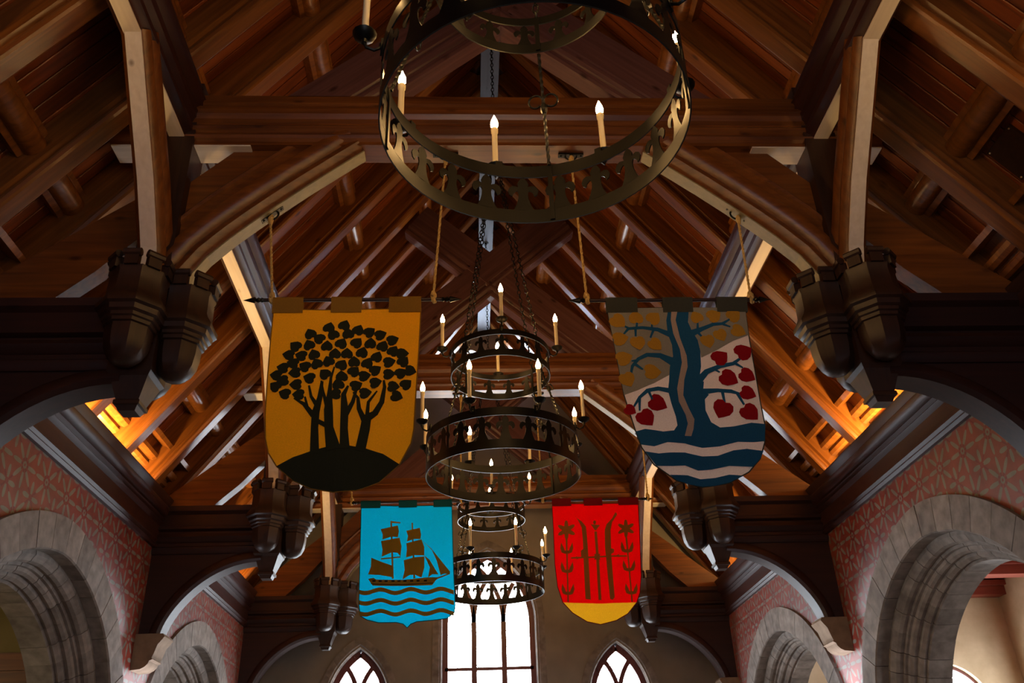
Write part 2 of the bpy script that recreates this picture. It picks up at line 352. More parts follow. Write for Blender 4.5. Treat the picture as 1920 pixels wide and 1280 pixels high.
for i, (c,h,zs,za,zb) in enumerate(WIN+GW):
    fr = .075 if i < 3 else .03
    t = empty(wl[i], (c, YB, zb), kind='structure')
    o = outline(c,h,zs,za,zb,.06 if i<3 else .02)
    mb = MB(); bar(mb, o+[o[0]], fr*1.3, YB+.13, YB+.26)
    if i == 0:
        xm = [c-.245, c+.245]
        for q, xmq in enumerate(xm):
            bar(mb, [(xmq, zb), (xmq, zs)], .085, YB+.12, YB+.25)
            sgn = 1 if q == 0 else -1          # intersecting tracery: mullion arcs sweep over to the opposite side
            tpf = pointed(c, h-.06, zs, za-.08); 
            r = ((h-.06)**2+(za-.08-zs)**2)/(2*(h-.06))
            for sg in (1,-1):
                P = []
                for k in range(15):
                    a = PI*.5*k/14; x = xmq+sg*(r-r*math.cos(a)); z = zs+r*math.sin(a)
                    lim = tpf(x)
                    if lim is None or z > lim: break
                    P.append((x,z))
                if len(P) > 1: bar(mb, P, .07, YB+.12, YB+.25)
        bar(mb, [(c-h+.06, 3.82), (c+h-.06, 3.82)], .05, YB+.13, YB+.24)
        cuts = [(-9,xm[0],zb,3.82),(xm[0],xm[1],zb,3.82),(xm[1],9,zb,3.82),(-9,xm[0],3.82,zs),(xm[0],xm[1],3.82,zs),(xm[1],9,3.82,zs),(-9,-.245,zs,9),(-.245,.245,zs,9),(.245,9,zs,9)]
    elif i < 3:
        bar(mb, [(c, zb), (c, zs)], .08, YB+.12, YB+.25)
        r = ((h-.06)**2+(za-.08-zs)**2)/(2*(h-.06)); tpf = pointed(c, h-.06, zs, za-.08)
        for sg in (1,-1):
            P = []
            for k in range(15):
                a = PI*.5*k/14; x = c+sg*(r-r*math.cos(a)); z = zs+r*math.sin(a); lim = tpf(x)
                if lim is None or z > lim: break
                P.append((x,z))
            bar(mb, P, .07, YB+.12, YB+.25)
        cuts = [(-9,c,zb,zs),(c,9,zb,zs),(-9,c,zs,9),(c,9,zs,9)]
    else: cuts = [(-9,9,zb,99)]
    mb.build('frame', W_FRAME if i < 3 else PLASTER, t)
    for x0,x1,z0,z1 in cuts:
        p = clip_pane(o, x0,x1,z0,z1)
        if p and len(p) > 2: MB().prism(p, lambda u,v,tt: (u,tt,v), YP, YP+.01).build('pane', PANE if i < 3 else PANE_G, t)
    if i < 3:                                    # diamond leading
        mb = MB(); d = .17
        for sg in (1,-1):
            for k in range(-40, 41):
                x0 = c-h+.06; pts = []
                for st in range(60):
                    x = x0+st*(2*h-.12)/59; z = (zb+zs)/2 + k*d*1.5 + sg*1.5*(x-c); tpx = pointed(c,h-.06,zs,za-.08)(x)
                    if tpx and zb < z < (tpx if z > zs else 99): pts.append((x,z))
                if len(pts) > 1: bar(mb, [pts[0], pts[-1]], .007, YP-.012, YP-.004)
        mb.build('leading', IRON, t)
        # stone surround
        n = 11; of = outline(c,h+.14,zs,za+.17,zb,0,22); inn = outline(c,h-.02,zs,za-.02,zb,0,22); k = len(of)
        idx = [0]+list(range(1,k-1,4))+[k-1]
        for a, b in zip(idx[:-1], idx[1:]):
            if a == 0 or b == k-1:
                m_ = 5; z_a = [(of[a][0]+(of[b][0]-of[a][0])*q/m_, of[a][1]+(of[b][1]-of[a][1])*q/m_) for q in range(m_+1)]; z_b = [(inn[a][0]+(inn[b][0]-inn[a][0])*q/m_, inn[a][1]+(inn[b][1]-inn[a][1])*q/m_) for q in range(m_+1)]
                segs = [([z_a[q], z_a[q+1]], [z_b[q], z_b[q+1]]) for q in range(m_)]
            else: segs = [(of[a:b+1], inn[a:b+1])]
            for A, B in segs:
                rings = []
                for P, Q in zip(A, B): rings.append([(P[0],YB-.015,P[1]),(P[0]*.35+Q[0]*.65,YB-.02,P[1]*.35+Q[1]*.65),(Q[0],YB+.05,Q[1]),(Q[0],YB+.3,Q[1]),(P[0],YB+.3,P[1])])
                MB().loft(rings).build('surround_stone', STONE, t)

# ------------------------------------------------------------------ roof: sheathing, planks, rafters, blocking, purlins, ridge
D0 = .31                                         # rafter depth
def slope_frame(sx, x_abs, y, out):              # local X up the slope, Z outward, origin on the soffit line
    X = Vector((-sx/NX, 0, RS/NX)); Z = Vector((sx*RS/NX, 0, 1/NX)); Yv = Z.cross(X)
    o = Vector((sx*x_abs, y, RZ-RS*x_abs)) + Z*out
    return frame(X, Yv, Z, o)
XF = 4.18; LEN = XF*NX
mb = MB()
for sx in (-1,1):
    Z = Vector((sx*RS/NX,0,1/NX)); a = Vector((sx*4.55,0,RZ-RS*4.55))+Z*(D0+.03); b = Vector((0,0,RZ+ (D0+.03)*NX)); c_ = b+Vector((0,0,.15)); d = a+Z*.1
    mb.add([(p.x,y,p.z) for y in (Y0-.3,YB+.5) for p in (a,b,c_,d)], [(0,1,2,3),(7,6,5,4),(0,4,5,1),(3,2,6,7),(0,3,7,4),(1,5,6,2)])
ceil = tag(mb.build('ceiling', W_DKY), kind='structure')
RP = [(-.065,0),(.065,0),(.083,.012),(.093,.036),(.083,.060),(.066,.070),(.066,.088),(.10,.102),(.10,D0),(-.10,D0),(-.10,.102),(-.066,.088),(-.066,.070),(-.083,.060),(-.093,.036),(-.083,.012)]
raft = MB().loft([[(x,s_,t_) for s_,t_ in RP] for x in (0, LEN)]).build('rafter', W_RAFT, mesh_only=True)
YR = [t0+d for t0 in (T[0]-3*S, T[0]-2*S, T[0]-S, T[0], T[1], T[2]) for d in (.35,1.27,2.2,3.13,4.05)]; YR = [y for y in YR if Y0-.2 < y < YB-.05]
PW = .88/7
plank = MB().loft([[(x,s_,t_) for s_,t_ in ((-PW/2+.004,.004),(-PW/2+.010,0),(PW/2-.010,0),(PW/2-.004,.004),(PW/2-.004,.02),(-PW/2+.004,.02))] for x in (-.45, LEN+.43)]).build('plank', W_PLANK, mesh_only=True)
bl = [(0,0)] + [(-.075+.075*(1-math.cos(a)), .07*math.sin(a)) for a in (PI*k/10 for k in range(0,11))]
BP = [(-.14,0),(-.14,.09),(-.10,.10)] + [(.09*-math.cos(a), .10+.08*math.sin(a)) for a in (PI*k/8 for k in range(9))] + [(.10,.10),(.14,.09),(.14,0)]
block = MB().loft([[(u, y, -v) for u, v in BP] for y in (-.34,.34)]).build('blocking_piece', W_RAFT, mesh_only=True, smooth=True)
EP = [(-.30,0),(-.30,.03),(-.22,.03),(-.22,.055),(-.20,.07),(-.18,.055),(-.10,.05),(-.10,.10),(-.07,.12),(-.03,.12),(-.02,.09),(.0,.09),(.02,.14),(.06,.155),(.10,.14),(.11,.05),(.20,.05),(.22,.20),(.27,.20),(.28,0)]
eave = MB().loft([[(u, y, -v) for u, v in EP] for y in (-.34,.34)]).build('eave_moulding', W_RAFT, mesh_only=True)
for sx in (-1,1):
    for y in YR: inst('rafter', raft, ceil, slope_frame(sx, XF, y, 0))
    edges = [YR[0]-.92]+YR+[YR[-1]+.70]
    for a, b in zip(edges[:-1], edges[1:]):
        fy = (b-a)/.88; SY = Matrix.Diagonal((1,fy,1,1)); mid = (a+b)/2
        for q in range(7):
            y = a+PW*fy*(q+.5)
            if q in (0,6) and False: continue
            if Y0-.3 < y < YB+.02 and (q != 0): inst('plank', plank, ceil, slope_frame(sx, XF, y, D0+.003) @ SY)
        if Y0 < mid < YB-.45:
            inst('eave_moulding', eave, ceil, slope_frame(sx, 3.70, mid, D0+.002) @ SY)
            for xb in (.72,1.55,2.40,3.22): inst('blocking_piece', block, ceil, slope_frame(sx, xb, mid, D0+.002) @ SY)
for sx in (-1,1):
    M_ = slope_frame(sx, 3.42, 4.66, D0)
    vp = inst('vent_panel', MB().box((-.16,-.15,-.022),(.16,.15,.004)).build('vent_panel', W_CARVE, mesh_only=True), ceil, M_)
    for u in (-.14,.14):
        for v in (-.13,.13): inst('screw', MB().lathe([(0,-.028),(.006,-.027),(.008,-.02)], 8).build('screw', CANDLE, mesh_only=True), vp, Matrix.Translation((u,v,0)))
# ridge beam
MB().box((-.115,Y0,RZ-.22),(.115,YB,RZ+.3)).build('ridge_beam', W_GREY, ceil)
# purlins, bay by bay, with pale bare-wood soffit
PP = [(-.06,0),(.06,0),(.075,.03),(.11,.05),(.115,.085),(.095,.105),(.095,.13),(.135,.16),(.145,.21),(.125,.25),(.165,.29),(.18,.34),(.165,.39),(.13,.41),(.13,.50),(-.13,.50),(-.13,.41),(-.165,.39),(-.18,.34),(-.165,.29),(-.125,.25),(-.145,.21),(-.135,.16),(-.095,.13),(-.095,.105),(-.115,.085),(-.11,.05),(-.075,.03)]
PX, PZ = 2.545, 6.35
yb_ = [Y0]+[t for t in T]+[YB]
for sx in (-1,1):
    for a, b in zip(yb_[:-1], yb_[1:]):
        if b-a < .3: continue
        p = MB().loft([[(sx*(PX-s_), y, PZ+t_) for s_,t_ in PP] for y in (a, b)]).build('purlin', W_DKY, ceil, smooth=True)
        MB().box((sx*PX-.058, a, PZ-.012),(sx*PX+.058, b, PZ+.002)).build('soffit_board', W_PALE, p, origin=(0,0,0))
# cornices, and the cove wall behind them that carries the rafter feet
CP = [(3.80,4.40),(3.765,4.40),(3.745,4.425),(3.765,4.45),(3.745,4.475),(3.755,4.50),(3.755,4.635),(3.735,4.65),(3.715,4.67),(3.735,4.69),(3.705,4.715),(3.725,4.735),(3.695,4.75),(3.665,4.79),(3.665,4.83),(3.695,4.86),(3.69,4.875),(3.66,4.93),(3.66,4.945),(3.80,4.945)]
VP_ = [(x_-.12, 4.8+(z_-4.8)*.62) for x_, z_ in [(4.14,4.80),(4.14,5.06),(4.11,5.08),(4.09,5.11),(4.11,5.14),(4.08,5.16),(4.08,5.20),(4.11,5.22),(4.11,5.30),(4.07,5.33),(4.06,5.37),(4.10,5.40),(4.10,5.62),(4.3,5.62),(4.3,4.80)]]
for i, sx in enumerate((-1,1)):
    c_ = MB().loft([[(sx*x, y, z) for x,z in CP] for y in (Y0, YB)]).build('trim_%d' % (i+1), W_DKY, smooth=True); tag(c_, kind='structure')
    c2 = MB().loft([[(sx*x, y, z) for x,z in VP_] for y in (Y0, YB)]).build('trim_%d' % (i+3), W_Y, smooth=True); tag(c2, kind='structure')
    tag(MB().box((min(sx*3.80,sx*4.42), Y0, 4.80),(max(sx*3.80,sx*4.42), YB, 4.86)).build('trim_%d' % (i+5), W_Y), kind='structure')

# ------------------------------------------------------------------ hammer-beam trusses
TL = ['nearest hammer-beam roof truss, its collar level behind the front chandelier', 'middle hammer-beam roof truss, crossing behind the second chandelier', 'farthest hammer-beam roof truss, set against the plaster end wall']
def capital_mesh():
    mb = MB()
    prof = [(0,0),(.06,.006),(.105,.04),(.135,.10),(.148,.18),(.150,.25),(.166,.256),(.168,.280),(.182,.288),(.184,.312),(.205,.325),(.212,.36),(.236,.372),(.238,.405),(.205,.455),(.190,.49),(.186,.63),(.196,.65),(.196,.665),(0,.665)]
    mb.lathe(prof, 8, a0=PI/8)
    for k in range(8):                            # battlement of scrolled merlons
        a = 2*PI*k/8; ca, sa = math.cos(a), math.sin(a); r = .178
        def P(u, v, z): return (ca*(r+u)-sa*v, sa*(r+u)+ca*v, z)
        mb.add([P(u,v,z) for z in (.66,.745) for u, v in ((-.03,-.045),(.022,-.045),(.022,.045),(-.03,.045))], [(3,2,1,0),(4,5,6,7),(0,1,5,4),(1,2,6,5),(2,3,7,6),(3,0,4,7)])
        mb.tube([P(.012,v,.755) for v in (-.058,0,.058)], .028, 8)
    return mb.build('capital', W_CARVE, mesh_only=True, smooth=True)
CAPM = capital_mesh()
HX, PZ0 = 2.54, 4.28                              # pendant position
def make_truss(y):
    t = empty('roof_truss', (0, y, PZ), TL[0], 'roof truss', 'hammer-beam trusses of the hall')
    # collar beam: moulded near and far faces, plain soffit
    h = [(.105,0),(.105,.03),(.125,.05),(.135,.075),(.12,.10),(.115,.115),(.14,.135),(.145,.16),(.125,.185),(.125,.20),(.155,.22),(.175,.26),(.180,.30),(.165,.345),(.145,.36),(.17,.375),(.17,.40),(.12,.415),(.12,.50)]
    sec = [(-a, b) for a, b in h[::-1]] + h
    MB().loft([[(x, y+s_, 6.28+t_) for s_,t_ in sec] for x in (-3.05,3.05)]).build('collar_beam', W_X, t)
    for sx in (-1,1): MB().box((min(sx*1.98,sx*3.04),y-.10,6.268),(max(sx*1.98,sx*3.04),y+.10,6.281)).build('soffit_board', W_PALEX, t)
    # scissor beams, half-lapped at the crossing
    for q, sg in enumerate((1,-1)):
        a0 = math.atan(.9); ln0, ln1 = Vector((-1.95,6.0,0)), None
        X = Vector((sg*math.cos(a0),0,math.sin(a0))); Z = Vector((-sg*math.sin(a0),0,math.cos(a0))); Yv = Z.cross(X)
        o = Vector((0,0,7.66)); hw = .12-.012*q
        pr = [(-.085,0),(.085,0),(.10,.02),(.10,.05),(.085,.06),(.105,.075),(.125,.10),(.125,.125),(.10,.14),(.10,.16),(hw,.175),(hw,.505),(-hw,.505),(-hw,.175),(-.10,.16),(-.10,.14),(-.125,.125),(-.125,.10),(-.105,.075),(-.085,.06),(-.10,.05),(-.10,.02)]
        b = MB().loft([[(x,s_,t_) for s_,t_ in pr] for x in (-2.35, 1.72)]).build('scissor_beam', W_SC, mesh_only=True)
        # trim the lower end level with the collar top, the upper end along the roof slope
        bm = bmesh.new(); bm.from_mesh(b); M_ = frame(X,Yv,Z,o)
        bm.transform(M_)
        def cut(co, no):
            r = bmesh.ops.bisect_plane(bm, geom=bm.verts[:]+bm.edges[:]+bm.faces[:], plane_co=co, plane_no=no, clear_outer=True)
            ed = [e for e in r['geom_cut'] if isinstance(e, bmesh.types.BMEdge)]; bmesh.ops.edgeloop_fill(bm, edges=ed)
        cut((0,0,6.775), (0,0,-1)); cut((sg*1.14,0,RZ-RS*1.14+.06), (sg*RS,0,1)); bm.transform(M_.inverted()); bm.to_mesh(b); bm.free()
        inst('scissor_beam', b, t, Matrix.Translation(-Vector((0,0,PZ))) @ M_)
    for sx in (-1,1):
        f = lambda u,v,tt: (sx*u, y+tt, v)
        # curved arch brace up to the collar
        C = [(2.34,4.96),(2.30,5.08),(2.19,5.26),(2.04,5.43),(1.90,5.57),(1.73,5.73),(1.53,5.91),(1.33,6.08),(1.11,6.265)]
        rings = []; sof = []
        bp = [(0,-.062),(0,.062),(.02,.09),(.06,.115),(.10,.105),(.12,.085),(.14,.115),(.20,.135),(.25,.12),(.27,.06),(.35,.06),(.365,.085),(.39,.09),(.41,.07),(.41,-.07),(.39,-.09),(.365,-.085),(.35,-.06),(.27,-.06),(.25,-.12),(.20,-.135),(.14,-.115),(.12,-.085),(.10,-.105),(.06,-.115),(.02,-.09)]
        for i, (x,z) in enumerate(C):
            p, q = C[max(i-1,0)], C[min(i+1,len(C)-1)]; dx, dz = q[0]-p[0], q[1]-p[1]; l = math.hypot(dx,dz); nx, nz = dz/l, -dx/l
            rings.append([(sx*(x+nx*a), y+b, z+nz*a) for a, b in bp]); sof.append([(sx*(x-nx*a), y+b, z-nz*a) for a, b in ((.010,-.059),(.010,.059),(-.002,.059),(-.002,-.059))])
        br = MB().loft(rings).build('arch_brace', W_X, t, smooth=True)
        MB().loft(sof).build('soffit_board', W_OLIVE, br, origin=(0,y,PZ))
        # spandrel board between brace, post and collar
        sp = [(x+.2,z+.17) for x,z in C[2:7]] + [(1.62,6.29),(2.10,6.29),(2.45,5.93),(2.45,5.30)]
        MB().prism(sp, f, -.03,.03).build('spandrel_board', W_X, t)
        # hammer post, tapering into the pendant drop
        mb = MB().box((sx*HX-.13,y-.13,4.72),(sx*HX+.13,y+.13,6.9))
        mb.loft([[(sx*HX+a*r, y+b*r, z) for a, b in ((-1,-1),(1,-1),(1,1),(-1,1))] for r, z in ((.145,4.72),(.145,4.30),(.125,4.27),(.075,4.12),(.085,4.11),(.085,4.085),(.07,4.08),(.055,4.045))])
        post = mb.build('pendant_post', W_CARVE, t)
        for (dx, dy) in ((0,-.25),(-sx*.25,0),(0,.25)):
            inst('capital', CAPM, post, Matrix.Translation((sx*HX+dx, dy, PZ0-PZ)))
        # braces along the hall, from the pendant up to the purlin
        for sy, nm in ((-1,'longitudinal_brace'),(1,'rear_longitudinal_brace')):
            Q = [(.13,4.98),(.165,5.11),(.22,5.23),(.31,5.36),(.50,5.62),(.81,5.97),(1.15,6.36)]
            Q = [(d, z) for d, z in Q]; rings = []; sof = []
            pr = [(0,-.06),(0,.06),(.02,.085),(.055,.10),(.09,.09),(.10,.075),(.125,.10),(.18,.11),(.22,.09),(.22,-.09),(.18,-.11),(.125,-.10),(.10,-.075),(.09,-.09),(.055,-.10),(.02,-.085)]
            for i, (d,z) in enumerate(Q):
                p, q = Q[max(i-1,0)], Q[min(i+1,len(Q)-1)]; dx, dz = q[0]-p[0], q[1]-p[1]; l = math.hypot(dx,dz); nx, nz = -dz/l, dx/l
                rings.append([(sx*HX+b, y+sy*(d+nx*a), z+nz*a) for a, b in pr]); sof.append([(sx*HX+b, y+sy*(d-nx*a), z-nz*a) for a, b in ((.010,-.055),(.010,.055),(-.002,.055),(-.002,-.055))])
            br = MB().loft(rings).build(nm, W_Z, t, smooth=True)
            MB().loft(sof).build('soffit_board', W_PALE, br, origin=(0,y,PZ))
        # strut board from the wall head to the post
        MB().prism([(3.86,4.84),(3.25,4.84),(2.95,5.12),(2.66,5.45),(2.42,5.75),(2.42,6.02),(2.66,5.86),(3.05,5.55),(3.45,5.22),(3.86,4.90)], f, -.07,.07).build('strut_board', W_X, t)
        # hammer beam with moulded faces
        h = [(.10,0),(.12,.03),(.12,.07),(.10,.085),(.10,.12),(.13,.14),(.15,.18),(.135,.215),(.10,.225),(.10,.25),(.14,.27),(.14,.30),(.115,.31),(.115,.44),(.16,.47),(.165,.53)]
        sec = [(-a,b) for a,b in h[::-1]]+h
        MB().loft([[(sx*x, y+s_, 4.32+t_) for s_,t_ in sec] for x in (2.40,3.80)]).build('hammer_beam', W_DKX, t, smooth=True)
        # curved wall bracket below it
        A = [(2.60+1.0*math.sin(a), 3.47+.78*math.cos(a)**1.35) for a in (PI/2*k/16 for k in range(17))]
        A[-1] = (3.60,3.47)
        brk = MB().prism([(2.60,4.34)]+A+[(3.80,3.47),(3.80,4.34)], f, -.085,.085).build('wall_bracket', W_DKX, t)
        rings = []
        for i, (x,z) in enumerate(A):
            p, q = A[max(i-1,0)], A[min(i+1,len(A)-1)]; dx, dz = q[0]-p[0], q[1]-p[1]; l = math.hypot(dx,dz); nx, nz = -dz/l, dx/l
            rings.append([(sx*(x+nx*a), y+b, z+nz*a) for a, b in ((-.03,-.10),(-.03,.10),(0,.13),(.05,.13),(.09,.10),(.09,-.10),(.05,-.13),(0,-.13))])
        MB().loft(rings).build('arch_rib', W_DKX, brk, origin=(0,y,PZ), smooth=True)
        # stone corbel
        mb = MB(); pf = [(3.80,3.47),(3.52,3.47),(3.50,3.44),(3.52,3.41),(3.56,3.36),(3.585,3.27),(3.60,3.23),(3.59,3.215),(3.62,3.20),(3.63,3.17),(3.66,3.14),(3.70,3.12),(3.80,3.11)]
        mb.loft([[(sx*a, yy, b) for a, b in pf] for yy in (y-.15, y+.15)]).build('corbel', CORBEL, t, smooth=True)
    return t
tr = [make_truss(T[0])]
for i in (1,2):
    c_ = copy_tree(tr[0], None, (0, T[i]-T[0], 0), skip=('rear_longitudinal_brace',) if i == 2 else ()); c_['label'] = TL[i]; tr.append(c_)

# ------------------------------------------------------------------ chandeliers
def fleur(R, hgt, sc_):
    hf = [(.046,0),(.031,.04),(.023,.075),(.021,.105),(.026,.125),(.034,.122),(.045,.108),(.050,.088),(.064,.098),(.070,.122),(.062,.146),(.046,.158),(.030,.154),(.022,.150),(.026,.170),(.018,.192),(.006,.21),(0,.214)]
    pts = [(a*sc_, b*hgt/.214) for a, b in hf] + [(-a*sc_, b*hgt/.214) for a, b in hf[-2::-1]]
    n = len(pts); mb = MB()
    mb.add([((R+dr)*math.sin(u/R), (R+dr)*math.cos(u/R), z) for dr in (-.003,.003) for u, z in pts], [tuple(range(n)), tuple(range(2*n-1,n-1,-1))]+[(i,(i+1)%n,n+(i+1)%n,n+i) for i in range(n)])
    return mb.build('fleur_de_lis', IRON, mesh_only=True)
def hoop(R, z0, z1, th=.007):
    seg = 72; ring = [(R-th/2,z0),(R+th/2,z0),(R+th/2,z1),(R-th/2,z1),(R-th/2,z0)]
    return MB().lathe(ring, seg)
def scroll_pts(c, sgn, r):
    P = []
    for k in range(22):
        a = k/21*2.3*PI; rr = r*(1-.55*k/21); P.append((c[0]+sgn*(r-rr*math.cos(a)), c[1], c[2]+rr*math.sin(a)))
    return P
RL, RU = .685, .465; ZL, HL, ZU, HU = 0.0, .37, .98, .27    # relative to the bottom rim
FM_L, FM_U = fleur(RL, .215, 1.15), fleur(RU, .15, .85)
CAND = MB().lathe([(0,.02),(.016,.02),(.016,.27),(.020,.275),(.021,.30),(.014,.31),(0,.31)], 12).build('candle', CANDLE, mesh_only=True, smooth=True)
BULBM = MB().lathe([(0,.305),(.012,.308),(.020,.325),(.0215,.343),(.017,.365),(.009,.385),(.003,.402),(0,.408)], 12).build('flame_bulb', BULB, mesh_only=True, smooth=True)
def cup_mesh(name):
    mb = MB().lathe([(0,-.03),(.012,-.03),(.014,-.012),(.022,-.008),(.048,.010),(.055,.026),(.050,.028),(.040,.016),(.015,.012),(0,.012)], 14)
    mb.tube([(0,0,-.03),(0,-.012,-.055),(0,-.045,-.065),(0,-.072,-.045),(0,-.075,-.02)], .008, 6)     # arm back to the hoop (towards the ring centre)
    mb.box((-.018,-.086,-.075),(.018,-.074,.0))
    return mb.build(name, IRON, mesh_only=True, smooth=True)
CUP = cup_mesh('drip_cup')
def chain_mesh(A, B, link=.062, wr=.0045):
    A, B = Vector(A), Vector(B); d = B-A; n = max(2, int(d.length/(link*.78))); t = d.normalized(); a = t.cross(Vector((.3,.8,.1))).normalized(); b = t.cross(a); mb = MB()
    for i in range(n):
        c = A+d*((i+.5)/n); side = a if i % 2 else b; P = []
        for k in range(10):
            q = 2*PI*k/10; P.append(c+t*(link*.5*math.cos(q))+side*(link*.27*math.sin(q)))
        mb.tube(P, wr, 5, closed=True)
    return mb
def rotm(a): return Matrix.Rotation(-a, 4, 'Z')      # angle measured from +Y towards +X
CH_L = ['two-tier black iron candle chandelier nearest the camera, cut off by the top edge', 'two-tier black iron candle chandelier in the centre between the yellow and blue banners', 'two-tier black iron candle chandelier farthest back, before the big window']
def make_chandelier(x, y, z, rot, lab, ztop):
    t = empty('chandelier', (x,y,z), lab, 'chandelier', 'iron chandeliers down the middle of the hall')
    for nm, R, z0, z1 in (('lower_tier_bottom_hoop',RL,0,.082),('lower_tier_top_hoop',RL,HL-.075,HL),('upper_tier_bottom_hoop',RU,ZU,ZU+.065),('upper_tier_top_hoop',RU,ZU+HU-.055,ZU+HU)):
        hoop(R, z0, z1).build(nm, IRON, t, origin=(0,0,0), smooth=True).location = (0,0,0)
    for k in range(22): inst('fleur_de_lis', FM_L, t, rotm(rot+2*PI*k/22) @ Matrix.Translation((0,0,.080)))
    for k in range(15): inst('fleur_de_lis', FM_U, t, rotm(rot+2*PI*(k+.5)/15) @ Matrix.Translation((0,0,ZU+.063)))
    for n, R, zz, a0 in ((8, RL, HL, PI/8), (4, RU, ZU+HU, 0)):
        for k in range(n):
            a = rot+a0+2*PI*k/n
            c = inst('candle', CAND, t, rotm(a) @ Matrix.Translation((0,R+.085,zz+.03)))
            inst('flame_bulb', BULBM, c, Matrix.Identity(4)); inst('drip_cup', CUP, c, Matrix.Identity(4))
    # upright straps joining the hoops
    for k in range(4):
        a = rot+PI/4+PI/2*k; s_, c_ = math.sin(a), math.cos(a)
        for R, z0, z1 in ((RL,.0,HL),(RU,ZU,ZU+HU)):
            mb = MB().box((-.012,R-.012,z0+.01),(.012,R-.004,z1-.005)); o = inst('strap', mb.build('strap', IRON, mesh_only=True, origin=(0,0,0)), t, rotm(a))
        # twisted hanger with a scroll pair between the tiers
        A = Vector((s_*(RL-.01), c_*(RL-.01), HL-.02)); B = Vector((s_*(RU+.005), c_*(RU+.005), ZU+.01)); d = B-A
        n = 46; pts = [A+d*(.02+.96*i/n) for i in range(n+1)]
        mb = MB().tube(pts[:22], .010, 4, twist=.55); mb.tube(pts[21:26], [.013,.02,.02,.02,.013], 6); mb.tube(pts[25:], .010, 4, twist=.55)
        tv = d.normalized(); sd = Vector((c_,-s_,0)); mid = A+d*.56
        for sg in (1,-1):
            P = []
            for q in range(22):
                an = q/21*1.75*PI; rr = .042*(1-.25*q/21); P.append(mid+sd*sg*(.042-rr*math.cos(an))+tv*(rr*math.sin(an)))
            mb.tube(P, .006, 6)
        mb.build('twisted_hanger', IRON, t, origin=(0,0,0), smooth=True).location = (0,0,0)
        top = Vector((0,0,3.55))
        ch = chain_mesh((s_*RU, c_*RU, ZU+HU-.01), top+Vector((s_*.05,c_*.05,-.02))); ch.build('chain', IRON, t, origin=(0,0,0), smooth=True).location = (0,0,0)
    mb = MB().tube([(.06*math.cos(q), .0, 3.58+.06*math.sin(q)) for q in [2*PI*k/16 for k in range(16)]], .009, 6, closed=True)
    mb.build('hanging_ring', IRON, t, origin=(0,0,0), smooth=True).location = (0,0,0)
    chain_mesh((0,0,3.63),(0,0,ztop-z)).build('chain', IRON, t, origin=(0,0,0), smooth=True).location = (0,0,0)
    mb = MB().lathe([(0,0),(.05,0),(.05,-.02),(.02,-.03),(.012,-.06),(0,-.06)], 12, (0,0,ztop-z+.02)); mb.build('ceiling_hook', IRON, t, origin=(0,0,0), smooth=True).location = (0,0,0)
    return t
ZC = 4.291
for (yy, rot, lab) in zip((2.90, 7.30, 11.70), (math.radians(-33.5), 0.0, 0.0), CH_L): make_chandelier(0.0, yy, ZC, rot, lab, RZ-.22)

